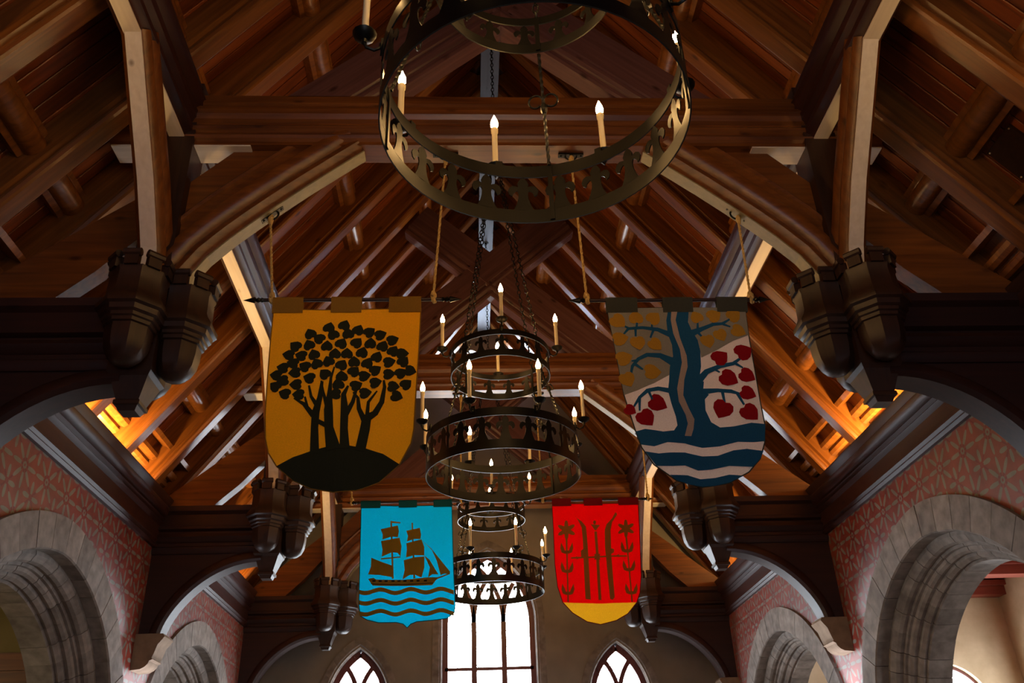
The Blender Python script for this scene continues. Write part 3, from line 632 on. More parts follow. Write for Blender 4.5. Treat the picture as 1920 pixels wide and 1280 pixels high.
# ------------------------------------------------------------------ banners
BANNERS = {'b1':{'org':(-1.166,5.328,4.921),'outline':[(-0.513,-0.072),(-0.154,-0.082),(0.163,-0.077),(0.528,-0.072),(0.521,-0.402),(0.507,-0.799),(0.5,-1.013),(0.484,-1.117),(0.413,-1.261),(0.283,-1.377),(0.143,-1.43),(0.002,-1.444),(-0.142,-1.415),(-0.26,-1.357),(-0.374,-1.259),(-0.436,-1.166),(-0.466,-1.063),(-0.484,-0.902),(-0.499,-0.601),(-0.508,-0.321)],'polys':[('d',[(-0.374,-1.259),(-0.274,-1.201),(-0.162,-1.162),(-0.048,-1.136),(0.068,-1.126),(0.185,-1.142),(0.304,-1.185),(0.413,-1.261),(0.283,-1.375),(0.143,-1.429),(0.002,-1.443),(-0.142,-1.413),(-0.261,-1.356)])],'ribbons':[('d',[(-0.136,-1.181,0.061),(-0.149,-1.004,0.05),(-0.15,-0.89,0.053),(-0.13,-0.783,0.036),(-0.124,-0.665,0.02)]),('d',[(-0.164,-0.914,0.038),(-0.234,-0.826,0.027),(-0.305,-0.782,0.009)]),('d',[(-0.146,-0.841,0.03),(-0.19,-0.774,0.02),(-0.211,-0.69,0.014)]),('d',[(-0.208,-0.85,0.018),(-0.232,-0.773,0.014)]),('d',[(-0.015,-1.158,0.096),(-0.054,-1.005,0.059),(-0.066,-0.875,0.06),(-0.067,-0.742,0.03),(-0.066,-0.64,0.018),(-0.049,-0.554,0.011)]),('d',[(-0.07,-0.992,0.033),(-0.132,-0.956,0.029)]),('d',[(-0.081,-0.842,0.027),(-0.112,-0.741,0.018),(-0.13,-0.66,0.012)]),('d',[(0.056,-1.15,0.064),(0.043,-1.006,0.05),(0.039,-0.876,0.051),(0.025,-0.76,0.033),(0.051,-0.693,0.014)]),('d',[(0.049,-0.909,0.036),(0.088,-0.814,0.027),(0.105,-0.727,0.017)]),('d',[(0.154,-1.164,0.067),(0.178,-1.008,0.065),(0.186,-0.927,0.066),(0.24,-0.895,0.045),(0.281,-0.816,0.036),(0.296,-0.704,0.024),(0.288,-0.653,0.014)]),('d',[(0.169,-0.943,0.039),(0.131,-0.861,0.03),(0.12,-0.781,0.021),(0.087,-0.74,0.011)]),('d',[(0.188,-0.903,0.027),(0.191,-0.812,0.021),(0.246,-0.732,0.011)])],'leaves':[('d',(-0.006,-0.216,1.22,0.046)),('d',(-0.11,-0.237,1.34,0.046)),('d',(0.092,-0.254,1.16,0.046)),('d',(0.171,-0.272,0.67,0.046)),('d',(0.249,-0.297,0.39,0.046)),('d',(-0.235,-0.287,2.03,0.046)),('d',(-0.17,-0.327,2.55,0.046)),('d',(-0.076,-0.294,2.12,0.046)),('d',(0.025,-0.284,1.78,0.046)),('d',(0.335,-0.341,0.38,0.046)),('d',(-0.329,-0.383,2.5,0.046)),('d',(-0.236,-0.377,2.0,0.045)),('d',(-0.113,-0.389,1.56,0.045)),('d',(-0.017,-0.366,1.13,0.046)),('d',(0.087,-0.356,0.91,0.046)),('d',(0.183,-0.363,1.49,0.046)),('d',(0.269,-0.389,1.16,0.046)),('d',(-0.368,-0.451,2.98,0.045)),('d',(-0.283,-0.458,2.86,0.045)),('d',(-0.196,-0.455,1.94,0.045)),('d',(-0.053,-0.451,1.57,0.045)),('d',(0.027,-0.445,1.59,0.045)),('d',(0.129,-0.434,1.32,0.046)),('d',(0.232,-0.472,1.14,0.045)),('d',(0.343,-0.43,1.05,0.046)),('d',(0.406,-0.449,0.0,0.046)),('d',(-0.398,-0.551,2.93,0.045)),('d',(-0.333,-0.517,2.89,0.045)),('d',(-0.25,-0.545,2.63,0.045)),('d',(-0.17,-0.529,2.01,0.045)),('d',(-0.092,-0.512,2.03,0.045)),('d',(-0.003,-0.537,1.11,0.045)),('d',(0.079,-0.507,1.67,0.045)),('d',(0.169,-0.518,1.22,0.045)),('d',(0.226,-0.575,0.58,0.045)),('d',(0.318,-0.516,0.26,0.046)),('d',(0.415,-0.514,0.89,0.046)),('d',(-0.438,-0.607,3.01,0.045)),('d',(-0.314,-0.589,3.26,0.045)),('d',(-0.389,-0.65,3.4,0.045)),('d',(-0.212,-0.635,2.81,0.045)),('d',(-0.108,-0.612,2.34,0.045)),('d',(0.004,-0.626,1.72,0.045)),('d',(0.081,-0.582,0.92,0.045)),('d',(0.153,-0.615,0.18,0.045)),('d',(0.32,-0.609,0.08,0.045)),('d',(0.4,-0.604,0.64,0.045)),('d',(0.464,-0.586,-0.29,0.045)),('d',(-0.436,-0.692,2.52,0.044)),('d',(-0.299,-0.68,3.15,0.045)),('d',(-0.015,-0.69,1.89,0.045)),('d',(0.102,-0.69,0.46,0.045)),('d',(0.231,-0.669,0.22,0.045)),('d',(0.353,-0.705,-0.1,0.045)),('d',(0.439,-0.69,0.7,0.045)),('d',(-0.367,-0.748,-3.49,0.044)),('d',(-0.274,-0.756,-3.2,0.044)),('d',(-0.029,-0.762,-3.18,0.044)),('d',(0.165,-0.745,0.16,0.045)),('d',(0.378,-0.778,-0.33,0.045))],'tabs':[(-0.522,-0.306),(-0.109,0.107),(0.301,0.529)],'rod':(-0.734,0.82)},'b2':{'org':(1.212,5.328,4.903),'outline':[(-0.509,-0.064),(-0.04,-0.056),(0.504,-0.066),(0.494,-0.288),(0.489,-0.494),(0.48,-0.819),(0.48,-0.992),(0.456,-1.129),(0.407,-1.241),(0.317,-1.332),(0.174,-1.404),(-0.005,-1.43),(-0.174,-1.389),(-0.306,-1.273),(-0.373,-1.148),(-0.401,-1.028),(-0.452,-0.758),(-0.481,-0.378)],'polys':[('g',[(-0.509,-0.064),(-0.056,-0.058),(-0.085,-0.164),(-0.087,-0.274),(-0.067,-0.382),(-0.075,-0.47),(-0.113,-0.6),(-0.239,-0.676),(-0.352,-0.725),(-0.452,-0.758),(-0.481,-0.378)]),('g',[(0.086,-0.059),(0.504,-0.066),(0.492,-0.293),(0.371,-0.341),(0.248,-0.411),(0.124,-0.472),(0.123,-0.383),(0.093,-0.275),(0.07,-0.183)]),('b',[(-0.059,-0.056),(-0.088,-0.164),(-0.09,-0.274),(-0.07,-0.364),(-0.073,-0.453),(-0.107,-0.54),(-0.129,-0.66),(-0.145,-0.728),(-0.134,-0.828),(-0.116,-0.927),(-0.114,-0.992),(-0.144,-1.032),(-0.22,-1.042),(-0.337,-1.018),(-0.401,-1.033),(-0.375,-1.129),(-0.291,-1.146),(-0.199,-1.119),(-0.081,-1.124),(0.034,-1.154),(0.154,-1.148),(0.278,-1.118),(0.382,-1.124),(0.454,-1.121),(0.482,-0.997),(0.39,-0.983),(0.266,-1.006),(0.174,-1.012),(0.12,-0.971),(0.095,-0.881),(0.102,-0.798),(0.134,-0.765),(0.102,-0.722),(0.115,-0.663),(0.084,-0.649),(0.112,-0.542),(0.124,-0.419),(0.117,-0.33),(0.087,-0.257),(0.068,-0.183),(0.091,-0.05)]),('b',[(-0.354,-1.179),(-0.268,-1.199),(-0.194,-1.194),(-0.09,-1.191),(0.025,-1.216),(0.129,-1.215),(0.238,-1.18),(0.329,-1.171),(0.435,-1.191),(0.407,-1.241),(0.345,-1.299),(0.192,-1.289),(0.071,-1.31),(-0.018,-1.316),(-0.102,-1.284),(-0.191,-1.29),(-0.292,-1.284)]),('b',[(-0.213,-1.351),(-0.096,-1.353),(-0.012,-1.377),(0.091,-1.368),(0.182,-1.35),(0.276,-1.359),(0.174,-1.403),(0.083,-1.422),(-0.005,-1.428),(-0.09,-1.416),(-0.174,-1.388)]),('p',[(-0.037,-0.056),(0.012,-0.053),(-0.021,-0.164),(-0.007,-0.31),(0.022,-0.454),(0.018,-0.541),(-0.019,-0.644),(-0.042,-0.763),(-0.017,-0.863),(0.01,-0.945),(-0.007,-1.018),(-0.029,-1.07),(-0.074,-1.07),(-0.04,-0.977),(-0.046,-0.912),(-0.079,-0.812),(-0.078,-0.712),(-0.043,-0.592),(-0.017,-0.506),(-0.019,-0.4),(-0.051,-0.274),(-0.056,-0.164)])],'ribbons':[('b',[(-0.068,-0.283,0.045),(-0.158,-0.24,0.032),(-0.268,-0.227,0.025),(-0.372,-0.235,0.024),(-0.412,-0.283,0.011)]),('b',[(-0.365,-0.235,0.021),(-0.406,-0.207,0.011)]),('b',[(-0.311,-0.226,0.019),(-0.303,-0.18,0.011)]),('b',[(-0.32,-0.232,0.019),(-0.326,-0.299,0.013)]),('b',[(-0.201,-0.236,0.019),(-0.198,-0.2,0.011)]),('b',[(-0.19,-0.244,0.019),(-0.221,-0.309,0.013)]),('b',[(-0.086,-0.496,0.066),(-0.167,-0.452,0.041),(-0.261,-0.451,0.031),(-0.327,-0.485,0.025),(-0.374,-0.54,0.022),(-0.394,-0.614,0.014)]),('b',[(-0.35,-0.529,0.022),(-0.304,-0.569,0.012)]),('b',[(-0.328,-0.494,0.019),(-0.375,-0.499,0.011)]),('b',[(-0.125,-0.731,0.04),(-0.213,-0.718,0.031),(-0.291,-0.734,0.028),(-0.35,-0.784,0.021),(-0.395,-0.85,0.014)]),('b',[(-0.35,-0.784,0.02),(-0.36,-0.883,0.012)]),('b',[(-0.284,-0.739,0.02),(-0.265,-0.802,0.012)]),('b',[(0.08,-0.275,0.054),(0.162,-0.239,0.032),(0.247,-0.203,0.026),(0.316,-0.198,0.023),(0.38,-0.158,0.011)]),('b',[(0.247,-0.207,0.019),(0.249,-0.17,0.011)]),('b',[(0.126,-0.266,0.021),(0.155,-0.308,0.013)]),('b',[(0.32,-0.204,0.019),(0.369,-0.226,0.011)]),('b',[(0.13,-0.239,0.019),(0.137,-0.184,0.011)]),('b',[(0.072,-0.662,0.053),(0.144,-0.586,0.04),(0.244,-0.544,0.031),(0.341,-0.527,0.028),(0.409,-0.479,0.014)]),('b',[(0.357,-0.527,0.022),(0.403,-0.563,0.012)]),('b',[(0.241,-0.543,0.019),(0.244,-0.512,0.011)]),('b',[(0.195,-0.56,0.022),(0.237,-0.592,0.012)]),('b',[(0.092,-0.739,0.046),(0.201,-0.732,0.028),(0.292,-0.741,0.028),(0.364,-0.771,0.015)]),('b',[(0.231,-0.737,0.023),(0.234,-0.836,0.014)]),('b',[(0.329,-0.754,0.023),(0.364,-0.848,0.014)])],'leaves':[('o',(-0.441,-0.17,-0.8,0.064)),('o',(-0.308,-0.144,1.6,0.058)),('o',(-0.18,-0.148,0.8,0.058)),('o',(-0.439,-0.317,0.2,0.06)),('o',(-0.316,-0.353,-1.4,0.06)),('o',(-0.193,-0.363,-0.8,0.057)),('o',(-0.427,-0.475,0.3,0.062)),('o',(-0.241,-0.587,0.0,0.065)),('o',(-0.42,-0.64,-1.2,0.061)),('o',(0.135,-0.143,2.0,0.052)),('o',(0.261,-0.133,0.5,0.058)),('o',(0.406,-0.134,0.6,0.058)),('o',(0.188,-0.339,-1.4,0.057)),('o',(0.286,-0.291,-1.2,0.054)),('o',(0.419,-0.26,-0.5,0.058)),('r',(0.254,-0.477,0.6,0.066)),('r',(0.427,-0.436,0.5,0.07)),('r',(0.289,-0.639,-0.6,0.071)),('r',(0.42,-0.623,-0.6,0.062)),('r',(0.402,-0.76,-0.5,0.059)),('r',(0.213,-0.874,-2.1,0.076)),('r',(0.391,-0.906,-0.9,0.07)),('r',(-0.424,-0.874,-0.6,0.045)),('r',(-0.325,-0.937,-1.0,0.069)),('r',(-0.233,-0.83,-0.5,0.07))],'tabs':[(-0.516,-0.289),(-0.103,0.117),(0.293,0.519)],'rod':(-0.789,0.702)},'b3':{'org':(-1.032,9.728000000000002,4.905),'outline':[(-0.516,-0.036),(-0.038,-0.05),(0.526,-0.052),(0.536,-0.411),(0.547,-0.795),(0.566,-1.177),(0.553,-1.261),(0.474,-1.319),(0.316,-1.339),(0.146,-1.347),(0.086,-1.369),(0.047,-1.41),(0.001,-1.367),(-0.073,-1.348),(-0.266,-1.347),(-0.389,-1.317),(-0.463,-1.273),(-0.484,-1.153),(-0.499,-0.647)],'polys':[('n',[(-0.282,-0.317),(-0.089,-0.278),(-0.074,-0.347),(-0.084,-0.414),(-0.154,-0.404),(-0.257,-0.434),(-0.257,-0.376)]),('n',[(-0.273,-0.453),(-0.065,-0.419),(-0.041,-0.516),(-0.048,-0.631),(-0.085,-0.59),(-0.148,-0.584),(-0.259,-0.629),(-0.253,-0.55)]),('n',[(-0.171,-0.224),(-0.058,-0.242),(-0.063,-0.255),(-0.163,-0.248)]),('n',[(-0.374,-0.64),(-0.27,-0.683),(-0.143,-0.73),(-0.128,-0.862),(-0.263,-0.834),(-0.4,-0.827),(-0.373,-0.738)]),('n',[(0.009,-0.342),(0.162,-0.312),(0.178,-0.391),(0.171,-0.443),(0.101,-0.439),(0.019,-0.466),(0.03,-0.401)]),('n',[(0.013,-0.485),(0.183,-0.446),(0.217,-0.534),(0.218,-0.63),(0.105,-0.622),(0.014,-0.645),(0.021,-0.556)]),('n',[(-0.011,-0.676),(0.105,-0.647),(0.219,-0.639),(0.221,-0.763),(0.191,-0.875),(0.122,-0.842),(0.06,-0.841),(-0.019,-0.889),(0.002,-0.784)]),('n',[(0.218,-0.63),(0.276,-0.676),(0.378,-0.842),(0.309,-0.84),(0.263,-0.879),(0.283,-0.764)]),('n',[(0.183,-0.45),(0.293,-0.549),(0.509,-0.813),(0.503,-0.838),(0.447,-0.831),(0.403,-0.848),(0.358,-0.69),(0.306,-0.575)]),('n',[(-0.398,-0.877),(-0.337,-0.864),(-0.311,-0.883),(-0.013,-0.895),(0.235,-0.876),(0.397,-0.873),(0.348,-0.909),(0.311,-0.962),(-0.011,-0.961),(-0.345,-0.95)]),('n',[(-0.488,-0.994),(-0.458,-1.004),(-0.428,-1.008),(-0.399,-1.007),(-0.37,-1.0),(-0.341,-0.989),(-0.312,-0.978),(-0.282,-0.971),(-0.253,-0.969),(-0.223,-0.974),(-0.193,-0.983),(-0.163,-0.995),(-0.133,-1.006),(-0.103,-1.012),(-0.074,-1.012),(-0.044,-1.006),(-0.015,-0.996),(0.014,-0.985),(0.044,-0.976),(0.073,-0.973),(0.103,-0.976),(0.133,-0.985),(0.163,-0.996),(0.193,-1.007),(0.223,-1.015),(0.252,-1.017),(0.282,-1.012),(0.311,-1.003),(0.341,-0.992),(0.371,-0.982),(0.4,-0.977),(0.43,-0.979),(0.46,-0.986),(0.49,-0.997),(0.52,-1.009),(0.549,-1.018),(0.55,-1.064),(0.52,-1.055),(0.49,-1.044),(0.46,-1.033),(0.431,-1.025),(0.401,-1.024),(0.371,-1.029),(0.342,-1.038),(0.312,-1.049),(0.283,-1.059),(0.253,-1.063),(0.223,-1.061),(0.194,-1.054),(0.164,-1.043),(0.134,-1.031),(0.104,-1.023),(0.074,-1.02),(0.045,-1.023),(0.016,-1.031),(-0.014,-1.042),(-0.043,-1.052),(-0.072,-1.058),(-0.102,-1.058),(-0.131,-1.052),(-0.161,-1.042),(-0.191,-1.03),(-0.221,-1.02),(-0.251,-1.016),(-0.28,-1.017),(-0.31,-1.025),(-0.339,-1.035),(-0.368,-1.046),(-0.397,-1.053),(-0.426,-1.055),(-0.456,-1.05),(-0.485,-1.04)]),('n',[(-0.482,-1.108),(-0.452,-1.118),(-0.422,-1.123),(-0.393,-1.121),(-0.364,-1.114),(-0.335,-1.104),(-0.307,-1.093),(-0.277,-1.086),(-0.248,-1.084),(-0.219,-1.088),(-0.189,-1.098),(-0.159,-1.11),(-0.129,-1.12),(-0.099,-1.126),(-0.07,-1.126),(-0.041,-1.12),(-0.012,-1.111),(0.017,-1.1),(0.047,-1.091),(0.076,-1.088),(0.106,-1.091),(0.135,-1.099),(0.165,-1.111),(0.195,-1.122),(0.225,-1.129),(0.254,-1.131),(0.284,-1.127),(0.313,-1.118),(0.342,-1.107),(0.372,-1.097),(0.401,-1.092),(0.431,-1.094),(0.461,-1.101),(0.49,-1.112),(0.52,-1.124),(0.55,-1.132),(0.55,-1.178),(0.52,-1.17),(0.491,-1.158),(0.461,-1.147),(0.431,-1.14),(0.402,-1.139),(0.372,-1.143),(0.343,-1.153),(0.314,-1.164),(0.284,-1.173),(0.255,-1.177),(0.225,-1.175),(0.196,-1.168),(0.166,-1.157),(0.136,-1.145),(0.107,-1.137),(0.077,-1.134),(0.048,-1.137),(0.019,-1.146),(-0.01,-1.157),(-0.039,-1.166),(-0.069,-1.172),(-0.098,-1.172),(-0.127,-1.166),(-0.157,-1.156),(-0.187,-1.144),(-0.217,-1.134),(-0.246,-1.13),(-0.275,-1.132),(-0.304,-1.139),(-0.333,-1.149),(-0.362,-1.16),(-0.391,-1.167),(-0.42,-1.168),(-0.45,-1.164),(-0.479,-1.154)]),('n',[(-0.476,-1.224),(-0.446,-1.233),(-0.417,-1.238),(-0.388,-1.237),(-0.359,-1.23),(-0.33,-1.219),(-0.301,-1.209),(-0.272,-1.201),(-0.243,-1.2),(-0.214,-1.204),(-0.184,-1.214),(-0.155,-1.225),(-0.125,-1.236),(-0.096,-1.242),(-0.066,-1.242),(-0.037,-1.236),(-0.008,-1.226),(0.021,-1.216),(0.05,-1.207),(0.079,-1.204),(0.108,-1.207),(0.138,-1.215),(0.168,-1.227),(0.197,-1.238),(0.227,-1.245),(0.256,-1.247),(0.285,-1.242),(0.314,-1.233),(0.344,-1.223),(0.373,-1.213),(0.402,-1.209),(0.432,-1.21),(0.461,-1.217),(0.491,-1.228),(0.52,-1.24),(0.55,-1.248),(0.55,-1.294),(0.52,-1.285),(0.491,-1.274),(0.462,-1.263),(0.432,-1.256),(0.403,-1.254),(0.373,-1.259),(0.344,-1.268),(0.315,-1.279),(0.286,-1.288),(0.257,-1.292),(0.227,-1.291),(0.198,-1.283),(0.169,-1.272),(0.139,-1.261),(0.11,-1.253),(0.08,-1.25),(0.051,-1.253),(0.022,-1.261),(-0.007,-1.272),(-0.036,-1.281),(-0.065,-1.287),(-0.094,-1.287),(-0.123,-1.281),(-0.153,-1.271),(-0.183,-1.259),(-0.212,-1.25),(-0.241,-1.245),(-0.271,-1.247),(-0.299,-1.254),(-0.328,-1.265),(-0.357,-1.275),(-0.385,-1.282),(-0.414,-1.283),(-0.444,-1.279),(-0.473,-1.269)]),('k',[(-0.349,-0.891),(-0.314,-0.89),(-0.314,-0.907),(-0.348,-0.908)]),('k',[(-0.282,-0.892),(-0.247,-0.892),(-0.247,-0.909),(-0.281,-0.909)]),('k',[(-0.216,-0.893),(-0.182,-0.893),(-0.181,-0.91),(-0.216,-0.911)]),('k',[(-0.14,-0.895),(-0.105,-0.895),(-0.104,-0.912),(-0.139,-0.912)]),('k',[(-0.074,-0.897),(-0.039,-0.896),(-0.039,-0.913),(-0.073,-0.914)]),('k',[(-0.008,-0.898),(0.027,-0.897),(0.027,-0.915),(-0.008,-0.915)]),('k',[(0.066,-0.9),(0.101,-0.899),(0.102,-0.916),(0.067,-0.917)]),('k',[(0.137,-0.901),(0.172,-0.901),(0.172,-0.918),(0.138,-0.918)]),('k',[(0.218,-0.903),(0.253,-0.902),(0.253,-0.92),(0.218,-0.92)])],'ribbons':[('n',[(-0.166,-0.224,0.018),(-0.125,-0.878,0.019)]),('n',[(0.074,-0.251,0.015),(0.112,-0.879,0.019)]),('n',[(-0.265,-0.655,0.015),(-0.048,-0.641,0.015)]),('n',[(0.335,-0.897,0.017),(0.507,-0.832,0.013)]),('k',[(-0.364,-0.932,0.006),(-0.012,-0.947,0.007),(0.323,-0.94,0.006)])],'leaves':[],'tabs':[(-0.521,-0.295),(-0.085,0.123),(0.314,0.526)],'rod':(-0.687,0.76)},'b4':{'org':(1.161,9.728000000000002,4.893),'outline':[(-0.504,-0.041),(-0.011,-0.054),(0.506,-0.053),(0.496,-0.255),(0.485,-0.441),(0.458,-0.891),(0.426,-1.077),(0.379,-1.184),(0.176,-1.189),(-0.024,-1.189),(-0.236,-1.178),(-0.444,-1.167),(-0.493,-0.995),(-0.51,-0.744),(-0.504,-0.29)],'polys':[('n',[(-0.258,-0.167),(-0.233,-0.215),(-0.171,-0.263),(-0.129,-0.323),(-0.124,-0.429),(-0.124,-0.688),(-0.133,-1.144),(-0.189,-1.137),(-0.184,-0.814),(-0.174,-0.493),(-0.176,-0.336),(-0.209,-0.255)]),('n',[(0.231,-0.156),(0.249,-0.184),(0.181,-0.276),(0.154,-0.369),(0.136,-0.642),(0.134,-1.126),(0.11,-1.156),(0.082,-1.143),(0.076,-0.819),(0.072,-0.563),(0.086,-0.367),(0.114,-0.301),(0.185,-0.229)]),('n',[(-0.071,-0.298),(0.037,-0.311),(-0.023,-0.378)]),('n',[(-0.033,-0.256),(-0.012,-0.256),(-0.006,-0.275),(-0.015,-0.299),(-0.036,-0.299),(-0.042,-0.275)]),('n',[(0.024,-0.676),(0.002,-0.686),(0.007,-0.71),(-0.015,-0.702),(-0.028,-0.723),(-0.038,-0.701),(-0.062,-0.708),(-0.052,-0.685),(-0.073,-0.674),(-0.051,-0.663),(-0.056,-0.64),(-0.033,-0.647),(-0.021,-0.626),(-0.011,-0.648),(0.013,-0.641),(0.003,-0.664)]),('n',[(-0.262,-0.414),(-0.278,-0.421),(-0.302,-0.415),(-0.322,-0.405),(-0.333,-0.401),(-0.335,-0.412),(-0.338,-0.436),(-0.346,-0.46),(-0.36,-0.47),(-0.372,-0.46),(-0.379,-0.436),(-0.379,-0.413),(-0.381,-0.401),(-0.392,-0.405),(-0.413,-0.416),(-0.438,-0.421),(-0.453,-0.415),(-0.45,-0.398),(-0.433,-0.38),(-0.413,-0.367),(-0.404,-0.359),(-0.412,-0.351),(-0.431,-0.338),(-0.447,-0.32),(-0.449,-0.303),(-0.433,-0.296),(-0.409,-0.302),(-0.389,-0.312),(-0.378,-0.316),(-0.375,-0.305),(-0.373,-0.281),(-0.365,-0.256),(-0.351,-0.246),(-0.338,-0.256),(-0.332,-0.28),(-0.331,-0.304),(-0.329,-0.316),(-0.318,-0.312),(-0.297,-0.301),(-0.272,-0.295),(-0.257,-0.302),(-0.26,-0.319),(-0.278,-0.337),(-0.298,-0.351),(-0.307,-0.358),(-0.299,-0.366),(-0.279,-0.379),(-0.263,-0.397)]),('n',[(0.42,-0.407),(0.405,-0.413),(0.383,-0.408),(0.364,-0.398),(0.354,-0.395),(0.351,-0.406),(0.348,-0.428),(0.339,-0.451),(0.326,-0.46),(0.314,-0.451),(0.309,-0.428),(0.309,-0.406),(0.308,-0.395),(0.297,-0.399),(0.277,-0.409),(0.253,-0.414),(0.24,-0.408),(0.242,-0.392),(0.26,-0.375),(0.279,-0.362),(0.288,-0.355),(0.28,-0.348),(0.262,-0.335),(0.248,-0.318),(0.247,-0.302),(0.262,-0.296),(0.284,-0.301),(0.304,-0.311),(0.314,-0.315),(0.316,-0.304),(0.319,-0.281),(0.328,-0.258),(0.341,-0.248),(0.353,-0.258),(0.359,-0.281),(0.358,-0.304),(0.36,-0.314),(0.37,-0.311),(0.391,-0.301),(0.414,-0.295),(0.428,-0.301),(0.425,-0.317),(0.408,-0.335),(0.388,-0.347),(0.38,-0.355),(0.387,-0.362),(0.405,-0.374),(0.419,-0.392)]),('n',[(-0.423,-0.499),(-0.398,-0.554),(-0.388,-0.593),(-0.342,-0.594),(-0.324,-0.555),(-0.295,-0.501),(-0.289,-0.569),(-0.309,-0.617),(-0.344,-0.63),(-0.39,-0.629),(-0.424,-0.615),(-0.438,-0.566)]),('n',[(-0.432,-0.717),(-0.408,-0.771),(-0.397,-0.809),(-0.352,-0.81),(-0.334,-0.773),(-0.305,-0.72),(-0.299,-0.786),(-0.319,-0.834),(-0.354,-0.845),(-0.399,-0.844),(-0.433,-0.831),(-0.446,-0.783)]),('n',[(-0.437,-0.962),(-0.413,-1.015),(-0.402,-1.052),(-0.357,-1.053),(-0.34,-1.016),(-0.311,-0.965),(-0.305,-1.03),(-0.325,-1.076),(-0.359,-1.087),(-0.404,-1.086),(-0.437,-1.073),(-0.451,-1.026)]),('n',[(0.269,-0.5),(0.292,-0.555),(0.302,-0.594),(0.348,-0.595),(0.367,-0.556),(0.399,-0.502),(0.402,-0.57),(0.381,-0.619),(0.344,-0.631),(0.298,-0.63),(0.265,-0.616),(0.253,-0.567)]),('n',[(0.271,-0.713),(0.294,-0.767),(0.303,-0.805),(0.349,-0.806),(0.368,-0.768),(0.399,-0.715),(0.403,-0.782),(0.381,-0.83),(0.346,-0.841),(0.3,-0.84),(0.267,-0.827),(0.255,-0.779)]),('n',[(0.274,-0.972),(0.297,-1.024),(0.306,-1.062),(0.351,-1.063),(0.37,-1.026),(0.401,-0.974),(0.404,-1.039),(0.383,-1.086),(0.348,-1.097),(0.303,-1.096),(0.27,-1.083),(0.258,-1.036)]),('n',[(-0.205,-0.603),(-0.181,-0.584),(-0.146,-0.636),(-0.155,-0.677),(-0.206,-0.671)]),('n',[(0.088,-0.609),(0.141,-0.584),(0.174,-0.591),(0.171,-0.627),(0.136,-0.648),(0.091,-0.641)]),('n',[(-0.263,-0.659),(-0.226,-0.682),(-0.259,-0.7)]),('n',[(0.226,-0.644),(0.192,-0.666),(0.225,-0.685)]),('y',[(-0.444,-1.165),(-0.236,-1.178),(-0.024,-1.189),(0.176,-1.189),(0.38,-1.18),(0.265,-1.305),(0.134,-1.374),(-0.042,-1.411),(-0.188,-1.378),(-0.342,-1.279)])],'ribbons':[('n',[(-0.021,-0.385,0.029),(-0.022,-0.69,0.031),(-0.03,-1.152,0.032)]),('n',[(-0.322,-0.68,0.018),(-0.025,-0.677,0.015),(0.314,-0.668,0.018)]),('n',[(-0.36,-0.457,0.021),(-0.367,-0.683,0.015),(-0.384,-1.163,0.015)]),('n',[(0.329,-0.458,0.021),(0.329,-0.748,0.015),(0.327,-1.179,0.015)])],'leaves':[],'tabs':[(-0.504,-0.281),(-0.132,0.084),(0.272,0.51)],'rod':(-0.719,0.695)}}
def fold(u, v, ph, amp):
    return amp*(math.sin(u*9+ph+v*1.2)*.6+math.sin(u*17+v*2.1+ph*2)*.3)*min(1, max(0, (-v-.05)/.5))+amp*.8*math.sin(v*2.2+ph)
def sheet(poly, th, off, fn):
    # flat polygon diced into a grid, then bent with the cloth
    bm = bmesh.new(); vs_ = [bm.verts.new((u,0,v)) for u, v in poly]; bm.faces.new(vs_)
    us = [p[0] for p in poly]; vv = [p[1] for p in poly]
    def cuts(ax, lo, hi, st):
        k = math.ceil(lo/st)
        while k*st < hi:
            no = (1,0,0) if ax == 0 else (0,0,1); co = (k*st,0,0) if ax == 0 else (0,0,k*st)
            bmesh.ops.bisect_plane(bm, geom=bm.verts[:]+bm.edges[:]+bm.faces[:], plane_co=co, plane_no=no); k += 1
    cuts(0, min(us)+.005, max(us)-.005, .055); cuts(1, min(vv)+.005, max(vv)-.005, .09)
    bmesh.ops.triangulate(bm, faces=bm.faces[:])
    bm.faces.ensure_lookup_table()
    if bm.faces and bm.faces[0].normal.y > 0: bmesh.ops.reverse_faces(bm, faces=bm.faces[:])
    r = bmesh.ops.extrude_face_region(bm, geom=bm.faces[:]); nv = [e for e in r['geom'] if isinstance(e, bmesh.types.BMVert)]
    bmesh.ops.translate(bm, verts=nv, vec=(0,th,0))
    for p in bm.verts: p.co.y += off+fn(p.co.x, p.co.z)
    bmesh.ops.recalc_face_normals(bm, faces=bm.faces[:]); return bm
def put(bm, name, material, parent):
    me = bpy.data.meshes.new(name); bm.to_mesh(me); bm.free(); me.materials.append(material)
    o = bpy.data.objects.new(name, me); col.objects.link(o); o.parent = parent; return o
def ribbon_poly(P):
    Lf, Rt = [], []
    for i, (x,z,w_) in enumerate(P):
        a, b = P[max(i-1,0)], P[min(i+1,len(P)-1)]; dx, dz = b[0]-a[0], b[1]-a[1]; l = math.hypot(dx,dz) or 1; nx, nz = -dz/l*w_/2, dx/l*w_/2
        Lf.append((x+nx,z+nz)); Rt.append((x-nx,z-nz))
    return Lf+Rt[::-1]
def leaf_poly(x, z, a, s_):
    sh = [(-.70,0),(-.86,.36),(-.68,.76),(-.22,.93),(.30,.80),(.70,.42),(1.05,0),(.70,-.42),(.30,-.80),(-.22,-.93),(-.68,-.76),(-.86,-.36)]
    ca, sa = math.cos(a), math.sin(a); return [(x+s_*(u*ca-v*sa), z+s_*(u*sa+v*ca)) for u, v in sh]
